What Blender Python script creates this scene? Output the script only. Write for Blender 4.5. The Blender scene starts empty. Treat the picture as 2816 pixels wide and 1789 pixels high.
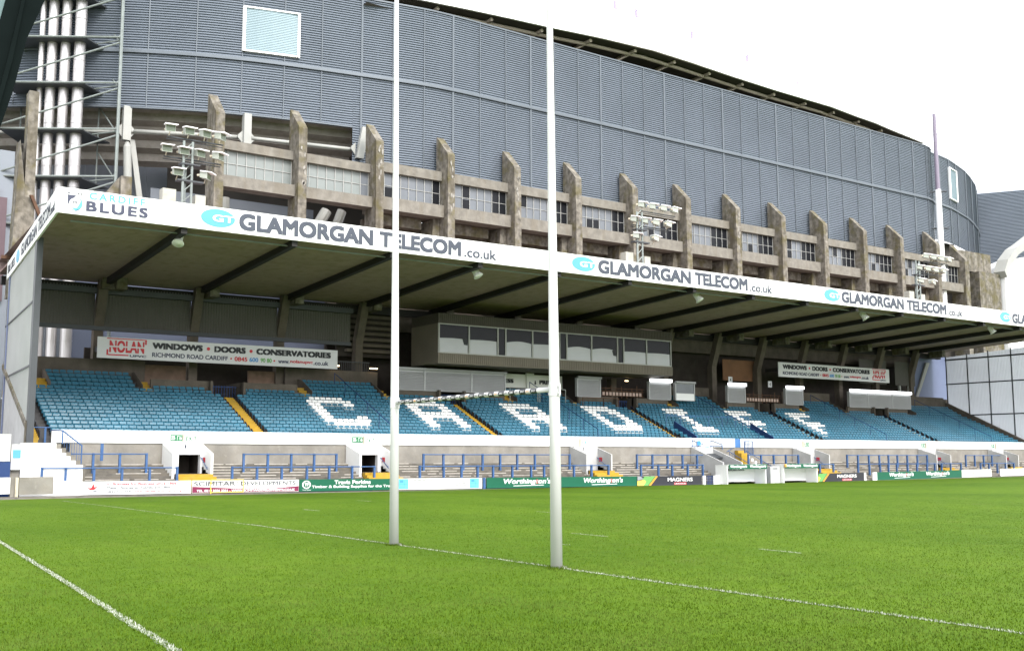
import bpy, math, random
import numpy as np
from mathutils import Vector, Matrix, noise as mnoise
random.seed(7); rng = np.random.default_rng(7)
S = bpy.context.scene
COL = S.collection
R = math.radians

# ---------------------------------------------------------------- camera
cam_d = bpy.data.cameras.new('camera'); cam = bpy.data.objects.new('camera', cam_d); COL.objects.link(cam)
S.camera = cam
cam_d.sensor_width = 36.0; cam_d.lens = 2902.78 / 2816 * 36.0
cam_d.clip_start = 0.1; cam_d.clip_end = 3000
yaw, pitch, roll = 0.611184231, 0.120671516, -0.00280553589
cy, sy, cp, sp = math.cos(yaw), math.sin(yaw), math.cos(pitch), math.sin(pitch)
fwd = Vector((sy*cp, cy*cp, sp)); rt = Vector((cy, -sy, 0)); up = rt.cross(fwd)
r2 = rt*math.cos(roll) + up*math.sin(roll); u2 = up*math.cos(roll) - rt*math.sin(roll)
cam.matrix_world = Matrix(((r2.x, u2.x, -fwd.x, -10.9301), (r2.y, u2.y, -fwd.y, -14.3672), (r2.z, u2.z, -fwd.z, 1.89637), (0, 0, 0, 1)))

# ---------------------------------------------------------------- sky, sun, exposure (bright overcast)
SUN_EL, SUN_AZ = R(42), R(180)      # azimuth measured clockwise from +Y
W = bpy.data.worlds.new('World'); S.world = W; W.use_nodes = True
wn = W.node_tree.nodes; wl = W.node_tree.links
bg = wn['Background']
sky = wn.new('ShaderNodeTexSky'); sky.sky_type = 'NISHITA'; sky.sun_disc = False
sky.sun_elevation = SUN_EL; sky.sun_rotation = SUN_AZ; sky.air_density = 1.0; sky.dust_density = 6.0; sky.ozone_density = 1.0
hs = wn.new('ShaderNodeHueSaturation'); hs.inputs['Saturation'].default_value = 0.22; hs.inputs['Value'].default_value = 1.0
wl.new(sky.outputs[0], hs.inputs['Color'])
mxw = wn.new('ShaderNodeMixRGB'); mxw.blend_type = 'MIX'; mxw.inputs[0].default_value = 0.7
mxw.inputs[2].default_value = (12.0, 12.3, 12.8, 1)          # the even cloud layer
wl.new(hs.outputs[0], mxw.inputs[1]); wl.new(mxw.outputs[0], bg.inputs['Color'])
bg.inputs['Strength'].default_value = 0.112
sd = bpy.data.lights.new('sun', 'SUN'); sd.energy = 1.5; sd.angle = R(22); sd.color = (1.0, 0.96, 0.9)
sun = bpy.data.objects.new('sun', sd); COL.objects.link(sun)
sdir = Vector((math.sin(SUN_AZ)*math.cos(SUN_EL), math.cos(SUN_AZ)*math.cos(SUN_EL), math.sin(SUN_EL)))
sun.rotation_euler = (-sdir).to_track_quat('-Z', 'Y').to_euler()
S.view_settings.view_transform = 'Standard'; S.view_settings.look = 'None'
S.view_settings.exposure = 1.3; S.view_settings.gamma = 1.0
S.cycles.max_bounces = 6; S.cycles.diffuse_bounces = 4

# ---------------------------------------------------------------- materials
MAT = {}
def mat(name, c, rough=0.75, var=0.12, scale=2.0, bump=0.0, metal=0.0, stain=0.0, stain_c=(0.06, 0.055, 0.045), streak=False, spec=0.3, trans=0.0, moss=0.0):
    """principled material: base colour broken by noise, optional darker stains / vertical streaks / moss, bump, translucency"""
    m = bpy.data.materials.new(name); m.use_nodes = True
    n = m.node_tree.nodes; l = m.node_tree.links; b = n['Principled BSDF']
    b.inputs['Roughness'].default_value = rough; b.inputs['Metallic'].default_value = metal
    b.inputs['Specular IOR Level'].default_value = spec
    geo = n.new('ShaderNodeNewGeometry')
    def nz(sc, det=5, vec=None):
        t = n.new('ShaderNodeTexNoise'); t.inputs['Scale'].default_value = sc; t.inputs['Detail'].default_value = det
        l.new(vec or geo.outputs['Position'], t.inputs['Vector']); return t
    lo = tuple(x*(1-var) for x in c); hi = tuple(min(1, x*(1+var)) for x in c)
    mx = n.new('ShaderNodeMixRGB'); mx.inputs[1].default_value = lo+(1,); mx.inputs[2].default_value = hi+(1,)
    t = nz(scale); cr = n.new('ShaderNodeValToRGB'); cr.color_ramp.elements[0].position = .3; cr.color_ramp.elements[1].position = .7
    l.new(t.outputs['Fac'], cr.inputs[0]); l.new(cr.outputs[0], mx.inputs[0]); out = mx.outputs[0]
    def over(fac_tex, p0, p1, colr, amt):
        nonlocal out
        c2 = n.new('ShaderNodeValToRGB'); c2.color_ramp.elements[0].position = p0; c2.color_ramp.elements[1].position = p1
        l.new(fac_tex, c2.inputs[0])
        mu = n.new('ShaderNodeMath'); mu.operation = 'MULTIPLY'; mu.inputs[1].default_value = amt; l.new(c2.outputs[0], mu.inputs[0])
        m2 = n.new('ShaderNodeMixRGB'); m2.inputs[2].default_value = tuple(colr)+(1,)
        l.new(mu.outputs[0], m2.inputs[0]); l.new(out, m2.inputs[1]); out = m2.outputs[0]
    if stain:
        mp = n.new('ShaderNodeMapping'); mp.inputs['Scale'].default_value = (1, 1, 0.16 if streak else 1); l.new(geo.outputs['Position'], mp.inputs['Vector'])
        over(nz(1.7, 8, mp.outputs[0]).outputs['Fac'], .48, .68, stain_c, stain)
        over(nz(5.5, 6, mp.outputs[0]).outputs['Fac'], .55, .75, stain_c, stain*.6)
        over(nz(3.1, 7).outputs['Fac'], .62, .7, tuple(min(1, x*1.5) for x in c), stain*.5)
    if moss:
        over(nz(1.1, 6).outputs['Fac'], .5, .64, (0.10, 0.085, 0.03), moss)
    l.new(out, b.inputs['Base Color'])
    if bump:
        bp = n.new('ShaderNodeBump'); bp.inputs['Strength'].default_value = bump; bp.inputs['Distance'].default_value = 0.03
        l.new(nz(9, 6).outputs['Fac'], bp.inputs['Height']); l.new(bp.outputs[0], b.inputs['Normal'])
    if trans:
        tr = n.new('ShaderNodeBsdfTranslucent'); l.new(out, tr.inputs['Color'])
        ms = n.new('ShaderNodeMixShader'); ms.inputs[0].default_value = trans
        l.new(b.outputs[0], ms.inputs[1]); l.new(tr.outputs[0], ms.inputs[2]); l.new(ms.outputs[0], n['Material Output'].inputs['Surface'])
    MAT[name] = m; return m
def emis(name, c, s):
    m = bpy.data.materials.new(name); m.use_nodes = True; b = m.node_tree.nodes['Principled BSDF']
    b.inputs['Base Color'].default_value = c+(1,); b.inputs['Emission Color'].default_value = c+(1,); b.inputs['Emission Strength'].default_value = s
    MAT[name] = m; return m

mat('white_paint', (.80, .80, .80), .55, .03, 1.0, stain=.10, stain_c=(.5, .5, .48), streak=True)
mat('white_wall', (.82, .82, .82), .6, .03, .8, stain=.06, stain_c=(.6, .6, .58), streak=True)
mat('post_paint', (.56, .555, .56), .6, .03, 1.5, spec=.15)
mat('grey_render', (0.4500, 0.4500, 0.4500), .8, .08, 1.5, bump=.1, stain=.2, stain_c=(.3, .3, .29))
mat('concrete', (.185, .172, .150), .9, .2, 2.0, bump=.35, stain=.55, stain_c=(.15, .13, .10), streak=True)
mat('pier_concrete', (.165, .150, .128), .92, .5, 2.6, bump=.7, stain=.85, stain_c=(.085, .072, .05), streak=True, moss=.6)
mat('terrace_concrete', (0.1248, 0.1151, 0.1004), .92, .22, 2.5, bump=.5, stain=.6, stain_c=(.15, .13, .105))
mat('wall_concrete', (0.2240, 0.2096, 0.1880), .92, .22, .9, bump=.4, stain=.5, stain_c=(.20, .18, .15))
mat('deck_concrete', (0.0800, 0.0800, 0.0840), .9, .15, 2.0, bump=.2, stain=.4)
mat('dark_concrete', (0.1040, 0.0880, 0.0720), .92, .2, 1.2, bump=.3, stain=.5, stain_c=(.07, .06, .05), streak=True)
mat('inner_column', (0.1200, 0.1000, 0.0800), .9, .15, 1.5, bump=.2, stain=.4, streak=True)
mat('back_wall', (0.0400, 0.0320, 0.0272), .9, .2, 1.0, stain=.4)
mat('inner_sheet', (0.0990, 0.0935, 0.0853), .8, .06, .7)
mat('plywood', (0.1920, 0.0960, 0.0520), .8, .12, 1.0, stain=.2)
mat('brick', (0.1800, 0.1200, 0.0870), .9, .15, 3.0, stain=.4)
mat('roof_sheet', (.33, .245, .235), .7, .06, .6, stain=.25, stain_c=(.07, .06, .045))
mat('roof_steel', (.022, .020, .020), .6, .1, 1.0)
mat('dark_steel', (.05, .055, .062), .5, .1, 1.0, spec=.4)
mat('galvanised', (0.2250, 0.2513, 0.2438), .45, .12, 3.0, metal=.25)
mat('grey_steel', (0.2400, 0.2560, 0.2720), .5, .1, 2.0)
mat('seat_blue', (.026, .124, .190), .34, .2, .55, spec=.45)
mat('seat_white', (.80, .80, .79), .45, .04, 1.5, spec=.4)
mat('seat_bracket', (.012, .018, .035), .6, .1, 2.0)
mat('step_yellow', (0.4000, 0.2480, 0.0240), .75, .12, 3.0, stain=.35, stain_c=(.30, .22, .08))
mat('barrier_blue', (0.0400, 0.1000, 0.2400), .5, .14, 2.5, stain=.2, stain_c=(.12, .14, .2))
mat('navy_panel', (0.0176, 0.0440, 0.1360), .6, .1, 2.0)
mat('blue_door', (.06, .16, .38), .6, .1, 2.0)
mat('cladding', (.158, .182, .218), .42, .06, .3, metal=.25, spec=.4, stain=.12, stain_c=(.2, .23, .28), streak=True)
mat('cladding_trim', (.118, .135, .155), .45, .05, 1.0, metal=.25)
mat('stadium_white', (.88, .88, .88), .5, .02, .5)
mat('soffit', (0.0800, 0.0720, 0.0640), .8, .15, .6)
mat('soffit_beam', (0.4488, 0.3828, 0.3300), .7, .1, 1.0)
mat('pale_louvre', (.150, .215, .245), .4, .03, 1.0, metal=.1)
mat('mauve_paint', (.22, .19, .25), .45, .05, 1.0)
mat('grey_sheet', (0.2100, 0.2310, 0.2660), .6, .06, .5)
mat('tier_concrete', (0.3100, 0.2852, 0.2604), .9, .12, .8, stain=.3, stain_c=(.14, .12, .09))
mat('strut_paint', (0.3400, 0.3443, 0.3272), .5, .05, 1.0, stain=.2, stain_c=(.35, .33, .28))
mat('flue_steel', (.50, .48, .48), .32, .06, 1.2, metal=.6, spec=.5)
mat('translucent_sheet', (0.4524, 0.4640, 0.4582), .5, .06, .6, stain=.2, stain_c=(.42, .44, .42), streak=True, trans=.35)
mat('clear_sheet', (.58, .61, .66), .4, .04, .5, trans=.75)
mat('window_frosted', (0.1901, 0.2099, 0.2059), .35, .10, .8, spec=.5)
mat('window_grey', (0.1250, 0.1360, 0.1543), .3, .12, .9, spec=.5)
mat('window_dark', (.014, .015, .018), .2, .1, 1.0, spec=.12)
mat('window_frame', (0.3844, 0.3844, 0.3720), .5, .05, 2.0)
mat('box_cladding', (0.1700, 0.1487, 0.1190), .7, .08, .8)
mat('pane_reflection', (0.4376, 0.4432, 0.4712), .4, .05, .7, spec=.5)  # pale tone of the reflection in the press box glass
mat('shutter', (0.3348, 0.3348, 0.3456), .5, .05, .8, metal=.1)
mat('banner_white', (0.6068, 0.6068, 0.6232), .6, .03, .5)
mat('board_white', (.84, .84, .84), .45, .02, .5)
mat('board_offwhite', (.78, .77, .73), .5, .04, .6)
mat('board_green', (0.0066, 0.0943, 0.0508), .4, .05, .7)
mat('board_black', (0.0280, 0.0280, 0.0360), .4, .1, .6)
mat('board_maroon', (0.1760, 0.0200, 0.0600), .45, .05, .7)
mat('board_cyan', (.12, .42, .60), .45, .04, .7)
mat('ink_grey', (0.0600, 0.0680, 0.0920), .5, .03, 1.0)
mat('ink_black', (.02, .022, .025), .5, .03, 1.0)
mat('ink_red', (.50, .03, .04), .5, .03, 1.0)
mat('ink_pink', (.30, .035, .06), .5, .03, 1.0)
mat('ink_pale_grey', (.10, .105, .125), .5, .03, 1.0)
mat('ink_blue', (.06, .25, .55), .5, .03, 1.0)
mat('ink_green', (.010, .13, .055), .5, .03, 1.0)
mat('ink_navy', (.055, .06, .10), .5, .03, 1.0)
mat('ink_aqua', (.10, .42, .47), .5, .02, 1.0)
mat('ink_white', (.85, .85, .85), .5, .02, 1.0)
mat('gt_blue', (.095, .32, .47), .45, .06, .6)
mat('swoosh_green', (0.1280, 0.3360, 0.0960), .5, .05, 1.0)
mat('swoosh_yellow', (.75, .55, .10), .5, .05, 1.0)
mat('swoosh_orange', (.75, .30, .04), .5, .05, 1.0)
mat('sign_green', (0.0102, 0.1530, 0.0595), .5, .05, 1.0)
mat('sign_cream', (0.4960, 0.4480, 0.3520), .5, .05, 1.0)
mat('sign_orange', (.8, .35, .06), .5, .05, 1.0)
mat('plastic_grey', (0.4216, 0.4216, 0.4284), .4, .05, 1.0)
mat('rust', (.10, .055, .035), .9, .2, 2.0)
mat('tower_dark', (.006, .009, .009), .95, .1, 1.0, spec=.03)
mat('tower_teal', (0.1190, 0.1890, 0.1960), .5, .05, 1.0)
mat('red_panel', (0.3850, 0.0280, 0.0350), .5, .1, 1.0)
mat('pink_panel', (0.1080, 0.0720, 0.0840), .6, .05, 1.0)
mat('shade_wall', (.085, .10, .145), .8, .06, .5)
mat('dugout_roof', (.8, .8, .8), .5, .03, 1.0, trans=.7)
mat('sky_panel', (.15, .18, .29), .5, .05, .6)
mat('nosing', (.46, .43, .385), .9, .15, 6.0, bump=.2, stain=.3)
mat('spalled_concrete', (.27, .255, .23), .9, .2, 5.0)
mat('box_upper', (.075, .066, .055), .7, .08, .8)
mat('lamp_glass', (0.1040, 0.1360, 0.0880), .2, .08, 3.0, spec=.5)
mat('lamp_shell', (0.3780, 0.4050, 0.3600), .5, .05, 2.0)
emis('lamp_warm', (1.0, .72, .4), 3.0); emis('lamp_white', (.95, .96, 1.0), 1.1)

# ---------------------------------------------------------------- mesh helpers
def tz(x, z):                        # the old stand is not dead level along its length
    return z + x*min(-0.0042 + 0.00055*(z-2.0), 0.002)
ORG = {}
class MB:
    def __init__(s): s.v = []; s.f = []; s.m = []; s.cur = 0; s.pr = []
    def quad(s, *p):
        s.pr.append((len(s.v), len(s.f)))
        k = len(s.v); s.v += [tuple(q) for q in p]; s.f.append(tuple(range(k, k+len(p)))); s.m.append(s.cur); return s
    def hexa(s, a):                  # 8 points: bottom ring 0-3 ccw, top ring 4-7
        s.pr.append((len(s.v), len(s.f)))
        k = len(s.v); s.v += [tuple(q) for q in a]
        for f in ((3, 2, 1, 0), (4, 5, 6, 7), (0, 1, 5, 4), (1, 2, 6, 5), (2, 3, 7, 6), (3, 0, 4, 7)):
            s.f.append(tuple(k+i for i in f)); s.m.append(s.cur)
        return s
    def box(s, x0, x1, y0, y1, z0, z1):
        return s.hexa([(x0, y0, z0), (x1, y0, z0), (x1, y1, z0), (x0, y1, z0), (x0, y0, z1), (x1, y0, z1), (x1, y1, z1), (x0, y1, z1)])
    def prism(s, poly, ext):         # flat polygon pushed along a vector
        s.pr.append((len(s.v), len(s.f)))
        k = len(s.v); n = len(poly); e = Vector(ext)
        s.v += [tuple(p) for p in poly] + [tuple(Vector(p)+e) for p in poly]
        s.f.append(tuple(range(k+n-1, k-1, -1))); s.f.append(tuple(range(k+n, k+2*n))); s.m += [s.cur]*2
        for i in range(n):
            j = (i+1) % n; s.f.append((k+i, k+j, k+n+j, k+n+i)); s.m.append(s.cur)
        return s
    def tube(s, p0, p1, r, n=8, r1=None):
        s.pr.append((len(s.v), len(s.f)))
        p0 = Vector(p0); p1 = Vector(p1); d = (p1-p0).normalized(); r1 = r if r1 is None else r1
        a = d.cross(Vector((0, 0, 1)) if abs(d.z) < .9 else Vector((1, 0, 0))).normalized(); b = d.cross(a)
        k = len(s.v)
        for p, rr in ((p0, r), (p1, r1)):
            for i in range(n):
                t = 2*math.pi*i/n; s.v.append(tuple(p + a*math.cos(t)*rr + b*math.sin(t)*rr))
        for i in range(n):
            j = (i+1) % n; s.f.append((k+i, k+n+i, k+n+j, k+j)); s.m.append(s.cur)
        s.f.append(tuple(range(k, k+n))); s.f.append(tuple(range(k+2*n-1, k+n-1, -1))); s.m += [s.cur]*2
        return s
    def path(s, pts, r, n=6):
        for a, b in zip(pts[:-1], pts[1:]): s.tube(a, b, r, n)
        return s
    def lathe(s, prof, c, axis, n=16):   # prof: (distance along axis, radius)
        s.pr.append((len(s.v), len(s.f)))
        ax = Vector(axis).normalized(); a = ax.cross(Vector((0, 0, 1)) if abs(ax.z) < .9 else Vector((1, 0, 0))).normalized(); b = ax.cross(a)
        k = len(s.v); c = Vector(c)
        for d, r in prof:
            for i in range(n):
                t = 2*math.pi*i/n; s.v.append(tuple(c + ax*d + a*math.cos(t)*r + b*math.sin(t)*r))
        for q in range(len(prof)-1):
            for i in range(n):
                j = (i+1) % n; s.f.append((k+q*n+i, k+(q+1)*n+i, k+(q+1)*n+j, k+q*n+j)); s.m.append(s.cur)
        s.f.append(tuple(range(k, k+n))); s.f.append(tuple(range(k+len(prof)*n-1, k+(len(prof)-1)*n-1, -1))); s.m += [s.cur]*2
        return s
    def build(s, name, mats, parent=None, tilt=True, smooth=False, fix=True):
        me = bpy.data.meshes.new(name)
        o3 = ORG.get(parent.name, Vector()) if parent else Vector()
        vs = [(x-o3.x, y-o3.y, (tz(x, z) if tilt else z)-o3.z) for x, y, z in s.v]
        me.from_pydata(vs, [], s.f); me.update()
        mats = mats if isinstance(mats, (list, tuple)) else [mats]
        for m in mats: me.materials.append(MAT[m])
        if len(mats) > 1: me.polygons.foreach_set('material_index', s.m)
        if smooth: me.polygons.foreach_set('use_smooth', [True]*len(me.polygons))
        if fix:
            import bmesh
            bm = bmesh.new(); bm.from_mesh(me); bmesh.ops.recalc_face_normals(bm, faces=bm.faces); bm.to_mesh(me); bm.free()
        o = bpy.data.objects.new(name, me); COL.objects.link(o)
        if parent: o.parent = parent
        ORG[o.name] = o3.copy()
        return o
def each(mb, name, mats, parent, **k):       # every primitive of a builder becomes a part of its own
    ends = mb.pr[1:]+[(len(mb.v), len(mb.f))]
    for (v0, f0), (v1, f1) in zip(mb.pr, ends):
        q = MB(); q.v = mb.v[v0:v1]; q.f = [tuple(i-v0 for i in f) for f in mb.f[f0:f1]]; q.m = mb.m[f0:f1]
        o = q.build(name, mats, parent, **k)
    return o
def thing(name, label, cat, loc=(0, 0, 0), group=None, tilt=True):
    o = bpy.data.objects.new(name, None); COL.objects.link(o); o.empty_display_size = .3
    l = Vector(loc)
    if tilt: l.z = tz(l.x, l.z)
    o.location = l; ORG[o.name] = l.copy(); o['label'] = label; o['category'] = cat
    if group: o['group'] = group
    return o
def tag(o, label, cat, group=None):
    o['label'] = label; o['category'] = cat
    if group: o['group'] = group
    return o
def struct(o): o['kind'] = 'structure'; return o
def copy_thing(o, loc, label, parent=None):
    c = o.copy(); COL.objects.link(c)
    if parent: c.parent = parent
    else: c.location = loc; c['label'] = label
    for ch in o.children: copy_thing(ch, None, None, c)
    return c
DG = None
def text(body, parent, name, m, O, U, V, N, bold=0.0, shear=0.0, depth=.015, tilt=True, space=1.0):
    """lettering fitted exactly to the box O + U (full width) + V (full height), standing proud along N"""
    cu = bpy.data.curves.new('lettering', 'FONT'); cu.body = body; cu.size = 1; cu.shear = shear; cu.extrude = .01; cu.resolution_u = 4; cu.space_character = space
    to = bpy.data.objects.new('lettering_tmp', cu); COL.objects.link(to)
    dg = bpy.context.evaluated_depsgraph_get(); me = bpy.data.meshes.new_from_object(to.evaluated_get(dg))
    bpy.data.objects.remove(to); bpy.data.curves.remove(cu)
    n = len(me.vertices); a = np.empty(n*3); me.vertices.foreach_get('co', a); a = a.reshape(-1, 3)
    lo = a.min(0); hi = a.max(0); u = (a-lo)/np.maximum(hi-lo, 1e-6)
    if bold:                     # heavier strokes: four slightly shifted layers
        import bmesh
        bm = bmesh.new(); du = bold/(hi-lo)[0]; dv = bold/(hi-lo)[1]; base = me
        for q, (sx, sy_) in enumerate(((-1, -1), (1, -1), (-1, 1), (1, 1))):
            k0 = len(bm.verts); bm.from_mesh(base); bm.verts.ensure_lookup_table()
            for i in range(n): bm.verts[k0+i].co = (u[i, 0]*(1-2*du)+du+sx*du, u[i, 1]*(1-2*dv)+dv+sy_*dv, u[i, 2]*(1+.12*q))
        bm.to_mesh(me); bm.free(); n = len(me.vertices); a = np.empty(n*3); me.vertices.foreach_get('co', a); u = a.reshape(-1, 3)
    w = np.array(O)[None] + u[:, :1]*np.array(U) + u[:, 1:2]*np.array(V) + u[:, 2:]*np.array(N)*depth
    if tilt:
        w[:, 2] = w[:, 2] + w[:, 0]*np.minimum(-0.0042 + 0.00055*(w[:, 2]-2.0), 0.002)
    o3 = ORG.get(parent.name, Vector()) if parent else Vector()
    w -= np.array(o3)
    me.vertices.foreach_set('co', w.ravel()); me.materials.clear(); me.materials.append(MAT[m]); me.update()
    o = bpy.data.objects.new(name, me); COL.objects.link(o)
    if parent: o.parent = parent
    ORG[o.name] = o3.copy(); return o
def ftext(body, parent, m, x0, x1, z0, z1, y, name='lettering', **k):      # on a wall facing the pitch
    return text(body, parent, name, m, (x0, y, z0), (x1-x0, 0, 0), (0, 0, z1-z0), (0, -1, 0), **k)
def ellipse(x0, x1, z0, z1, y, n=28, t0=0, t1=2*math.pi):
    cx, cz, rx, rz = (x0+x1)/2, (z0+z1)/2, (x1-x0)/2, (z1-z0)/2
    return [(cx+rx*math.cos(t0+(t1-t0)*i/n), y, cz+rz*math.sin(t0+(t1-t0)*i/n)) for i in range(n)]

# ---------------------------------------------------------------- the pitch
def zg(x, y):
    x = np.clip(x, 0, 50); s = np.clip((np.asarray(y, float)-4)/34, 0, 1)**2
    return -(0.16+0.0036*x)*s
def ground_mat():
    m = bpy.data.materials.new('turf'); m.use_nodes = True; n = m.node_tree.nodes; l = m.node_tree.links; b = n['Principled BSDF']
    b.inputs['Roughness'].default_value = .85; b.inputs['Specular IOR Level'].default_value = .05
    geo = n.new('ShaderNodeNewGeometry')
    def nz(sc, det, stretch=None):
        t = n.new('ShaderNodeTexNoise'); t.inputs['Scale'].default_value = sc; t.inputs['Detail'].default_value = det
        if stretch:
            mp = n.new('ShaderNodeMapping'); mp.inputs['Scale'].default_value = stretch; l.new(geo.outputs['Position'], mp.inputs[0]); l.new(mp.outputs[0], t.inputs['Vector'])
        else: l.new(geo.outputs['Position'], t.inputs['Vector'])
        return t
    def ramp(src, cols):
        r = n.new('ShaderNodeValToRGB'); e = r.color_ramp.elements
        e[0].position, e[0].color = cols[0][0], cols[0][1]+(1,); e[1].position, e[1].color = cols[-1][0], cols[-1][1]+(1,)
        for p, c in cols[1:-1]: q = e.new(p); q.color = c+(1,)
        l.new(src, r.inputs[0]); return r.outputs[0]
    fine = ramp(nz(38, 6).outputs['Fac'], [(.22, (.030, .067, .004)), (.5, (.057, .110, .006)), (.78, (.094, .154, .013))])
    mid = ramp(nz(2.2, 7).outputs['Fac'], [(.30, (.030, .065, .004)), (.52, (.057, .110, .006)), (.72, (.098, .150, .013))])
    big = ramp(nz(.22, 5, (1, .45, 1)).outputs['Fac'], [(.34, (.037, .079, .004)), (.66, (.092, .150, .012))])
    m1 = n.new('ShaderNodeMixRGB'); m1.inputs[0].default_value = .5; l.new(fine, m1.inputs[1]); l.new(mid, m1.inputs[2])
    m2 = n.new('ShaderNodeMixRGB'); m2.inputs[0].default_value = .4; l.new(m1.outputs[0], m2.inputs[1]); l.new(big, m2.inputs[2])
    out = m2.outputs[0]
    worn = n.new('ShaderNodeValToRGB'); worn.color_ramp.elements[0].position = .6; worn.color_ramp.elements[1].position = .78; l.new(nz(.55, 8).outputs['Fac'], worn.inputs[0])
    mu = n.new('ShaderNodeMath'); mu.operation = 'MULTIPLY'; mu.inputs[1].default_value = .5; l.new(worn.outputs[0], mu.inputs[0])
    m3 = n.new('ShaderNodeMixRGB'); m3.inputs[2].default_value = (.088, .112, .024, 1); l.new(mu.outputs[0], m3.inputs[0]); l.new(out, m3.inputs[1])
    l.new(m3.outputs[0], b.inputs['Base Color'])
    bp = n.new('ShaderNodeBump'); bp.inputs['Strength'].default_value = .28; bp.inputs['Distance'].default_value = .03
    l.new(nz(45, 4).outputs['Fac'], bp.inputs['Height']); l.new(bp.outputs[0], b.inputs['Normal'])
    MAT['turf'] = m
ground_mat()
b = MB()
xs = [-400, -120, -60, -40] + list(range(-30, 104, 2)) + [110, 130, 200, 500]; ys = [-300, -100, -50, -30] + list(np.arange(-24, 39.4, 1.0)) + [39.75]
idx = {}
for i, x in enumerate(xs):
    for j, y in enumerate(ys): idx[i, j] = len(b.v); b.v.append((x, y, float(zg(x, y))))
for i in range(len(xs)-1):
    for j in range(len(ys)-1): b.f.append((idx[i, j], idx[i+1, j], idx[i+1, j+1], idx[i, j+1])); b.m.append(0)
struct(b.build('pitch', 'turf', tilt=False, smooth=True))
b = MB(); b.quad((-400, 39.7, -.42), (600, 39.7, -.42), (600, 900, -.42), (-400, 900, -.42))
struct(b.build('ground', 'dark_concrete', tilt=False))

def paint_mat():
    m = bpy.data.materials.new('line_paint'); m.use_nodes = True; n = m.node_tree.nodes; l = m.node_tree.links; b = n['Principled BSDF']
    b.inputs['Roughness'].default_value = .9; geo = n.new('ShaderNodeNewGeometry')
    t = n.new('ShaderNodeTexNoise'); t.inputs['Scale'].default_value = 16; t.inputs['Detail'].default_value = 6; l.new(geo.outputs['Position'], t.inputs['Vector'])
    r = n.new('ShaderNodeValToRGB'); e = r.color_ramp.elements; e[0].position = .44; e[0].color = (.04, .085, .006, 1); e[1].position = .66; e[1].color = (.40, .42, .36, 1)
    l.new(t.outputs['Fac'], r.inputs[0]); l.new(r.outputs[0], b.inputs['Base Color']); MAT['line_paint'] = m
paint_mat()
LINES = [('goal_line', 'X', 0.02, .055, -14, 36.5), ('dead_ball_line', 'X', -7.15, .075, -14, 36), ('pitch_marking', 'X', 5.02, .08, 4.6, 5.9), ('pitch_marking', 'X', 5.35, .08, -.75, .35),
         ('pitch_marking', 'X', 4.75, .09, 19.7, 20.9), ('pitch_marking', 'X', 2.9, .08, 3.35, 3.65), ('pitch_marking', 'X', 10.2, .09, 13.0, 14.4), ('pitch_marking', 'X', 10.1, .09, 26.0, 27.4)]
def LX(nm, x, y): return x if nm != 'dead_ball_line' else -7.31+.062*y      # this line is not quite square to the others
for nm, _, x, w, y0, y1 in LINES:
    b = MB(); yy = np.arange(y0, y1+.01, .25 if y1-y0 > 3 else .1); prev = None
    for y in yy:
        xo = LX(nm, x, y)
        a = (xo-w/2+rng.normal(0, .012)+.02*math.sin(y*.7), y, float(zg(x, y))+.004); c = (xo+w/2+rng.normal(0, .012)+.02*math.sin(y*.7+.4), y, float(zg(x, y))+.004)
        if prev: b.quad(prev[0], prev[1], c, a)
        prev = (a, c)
    struct(b.build(nm, 'line_paint', tilt=False, fix=False))

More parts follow.
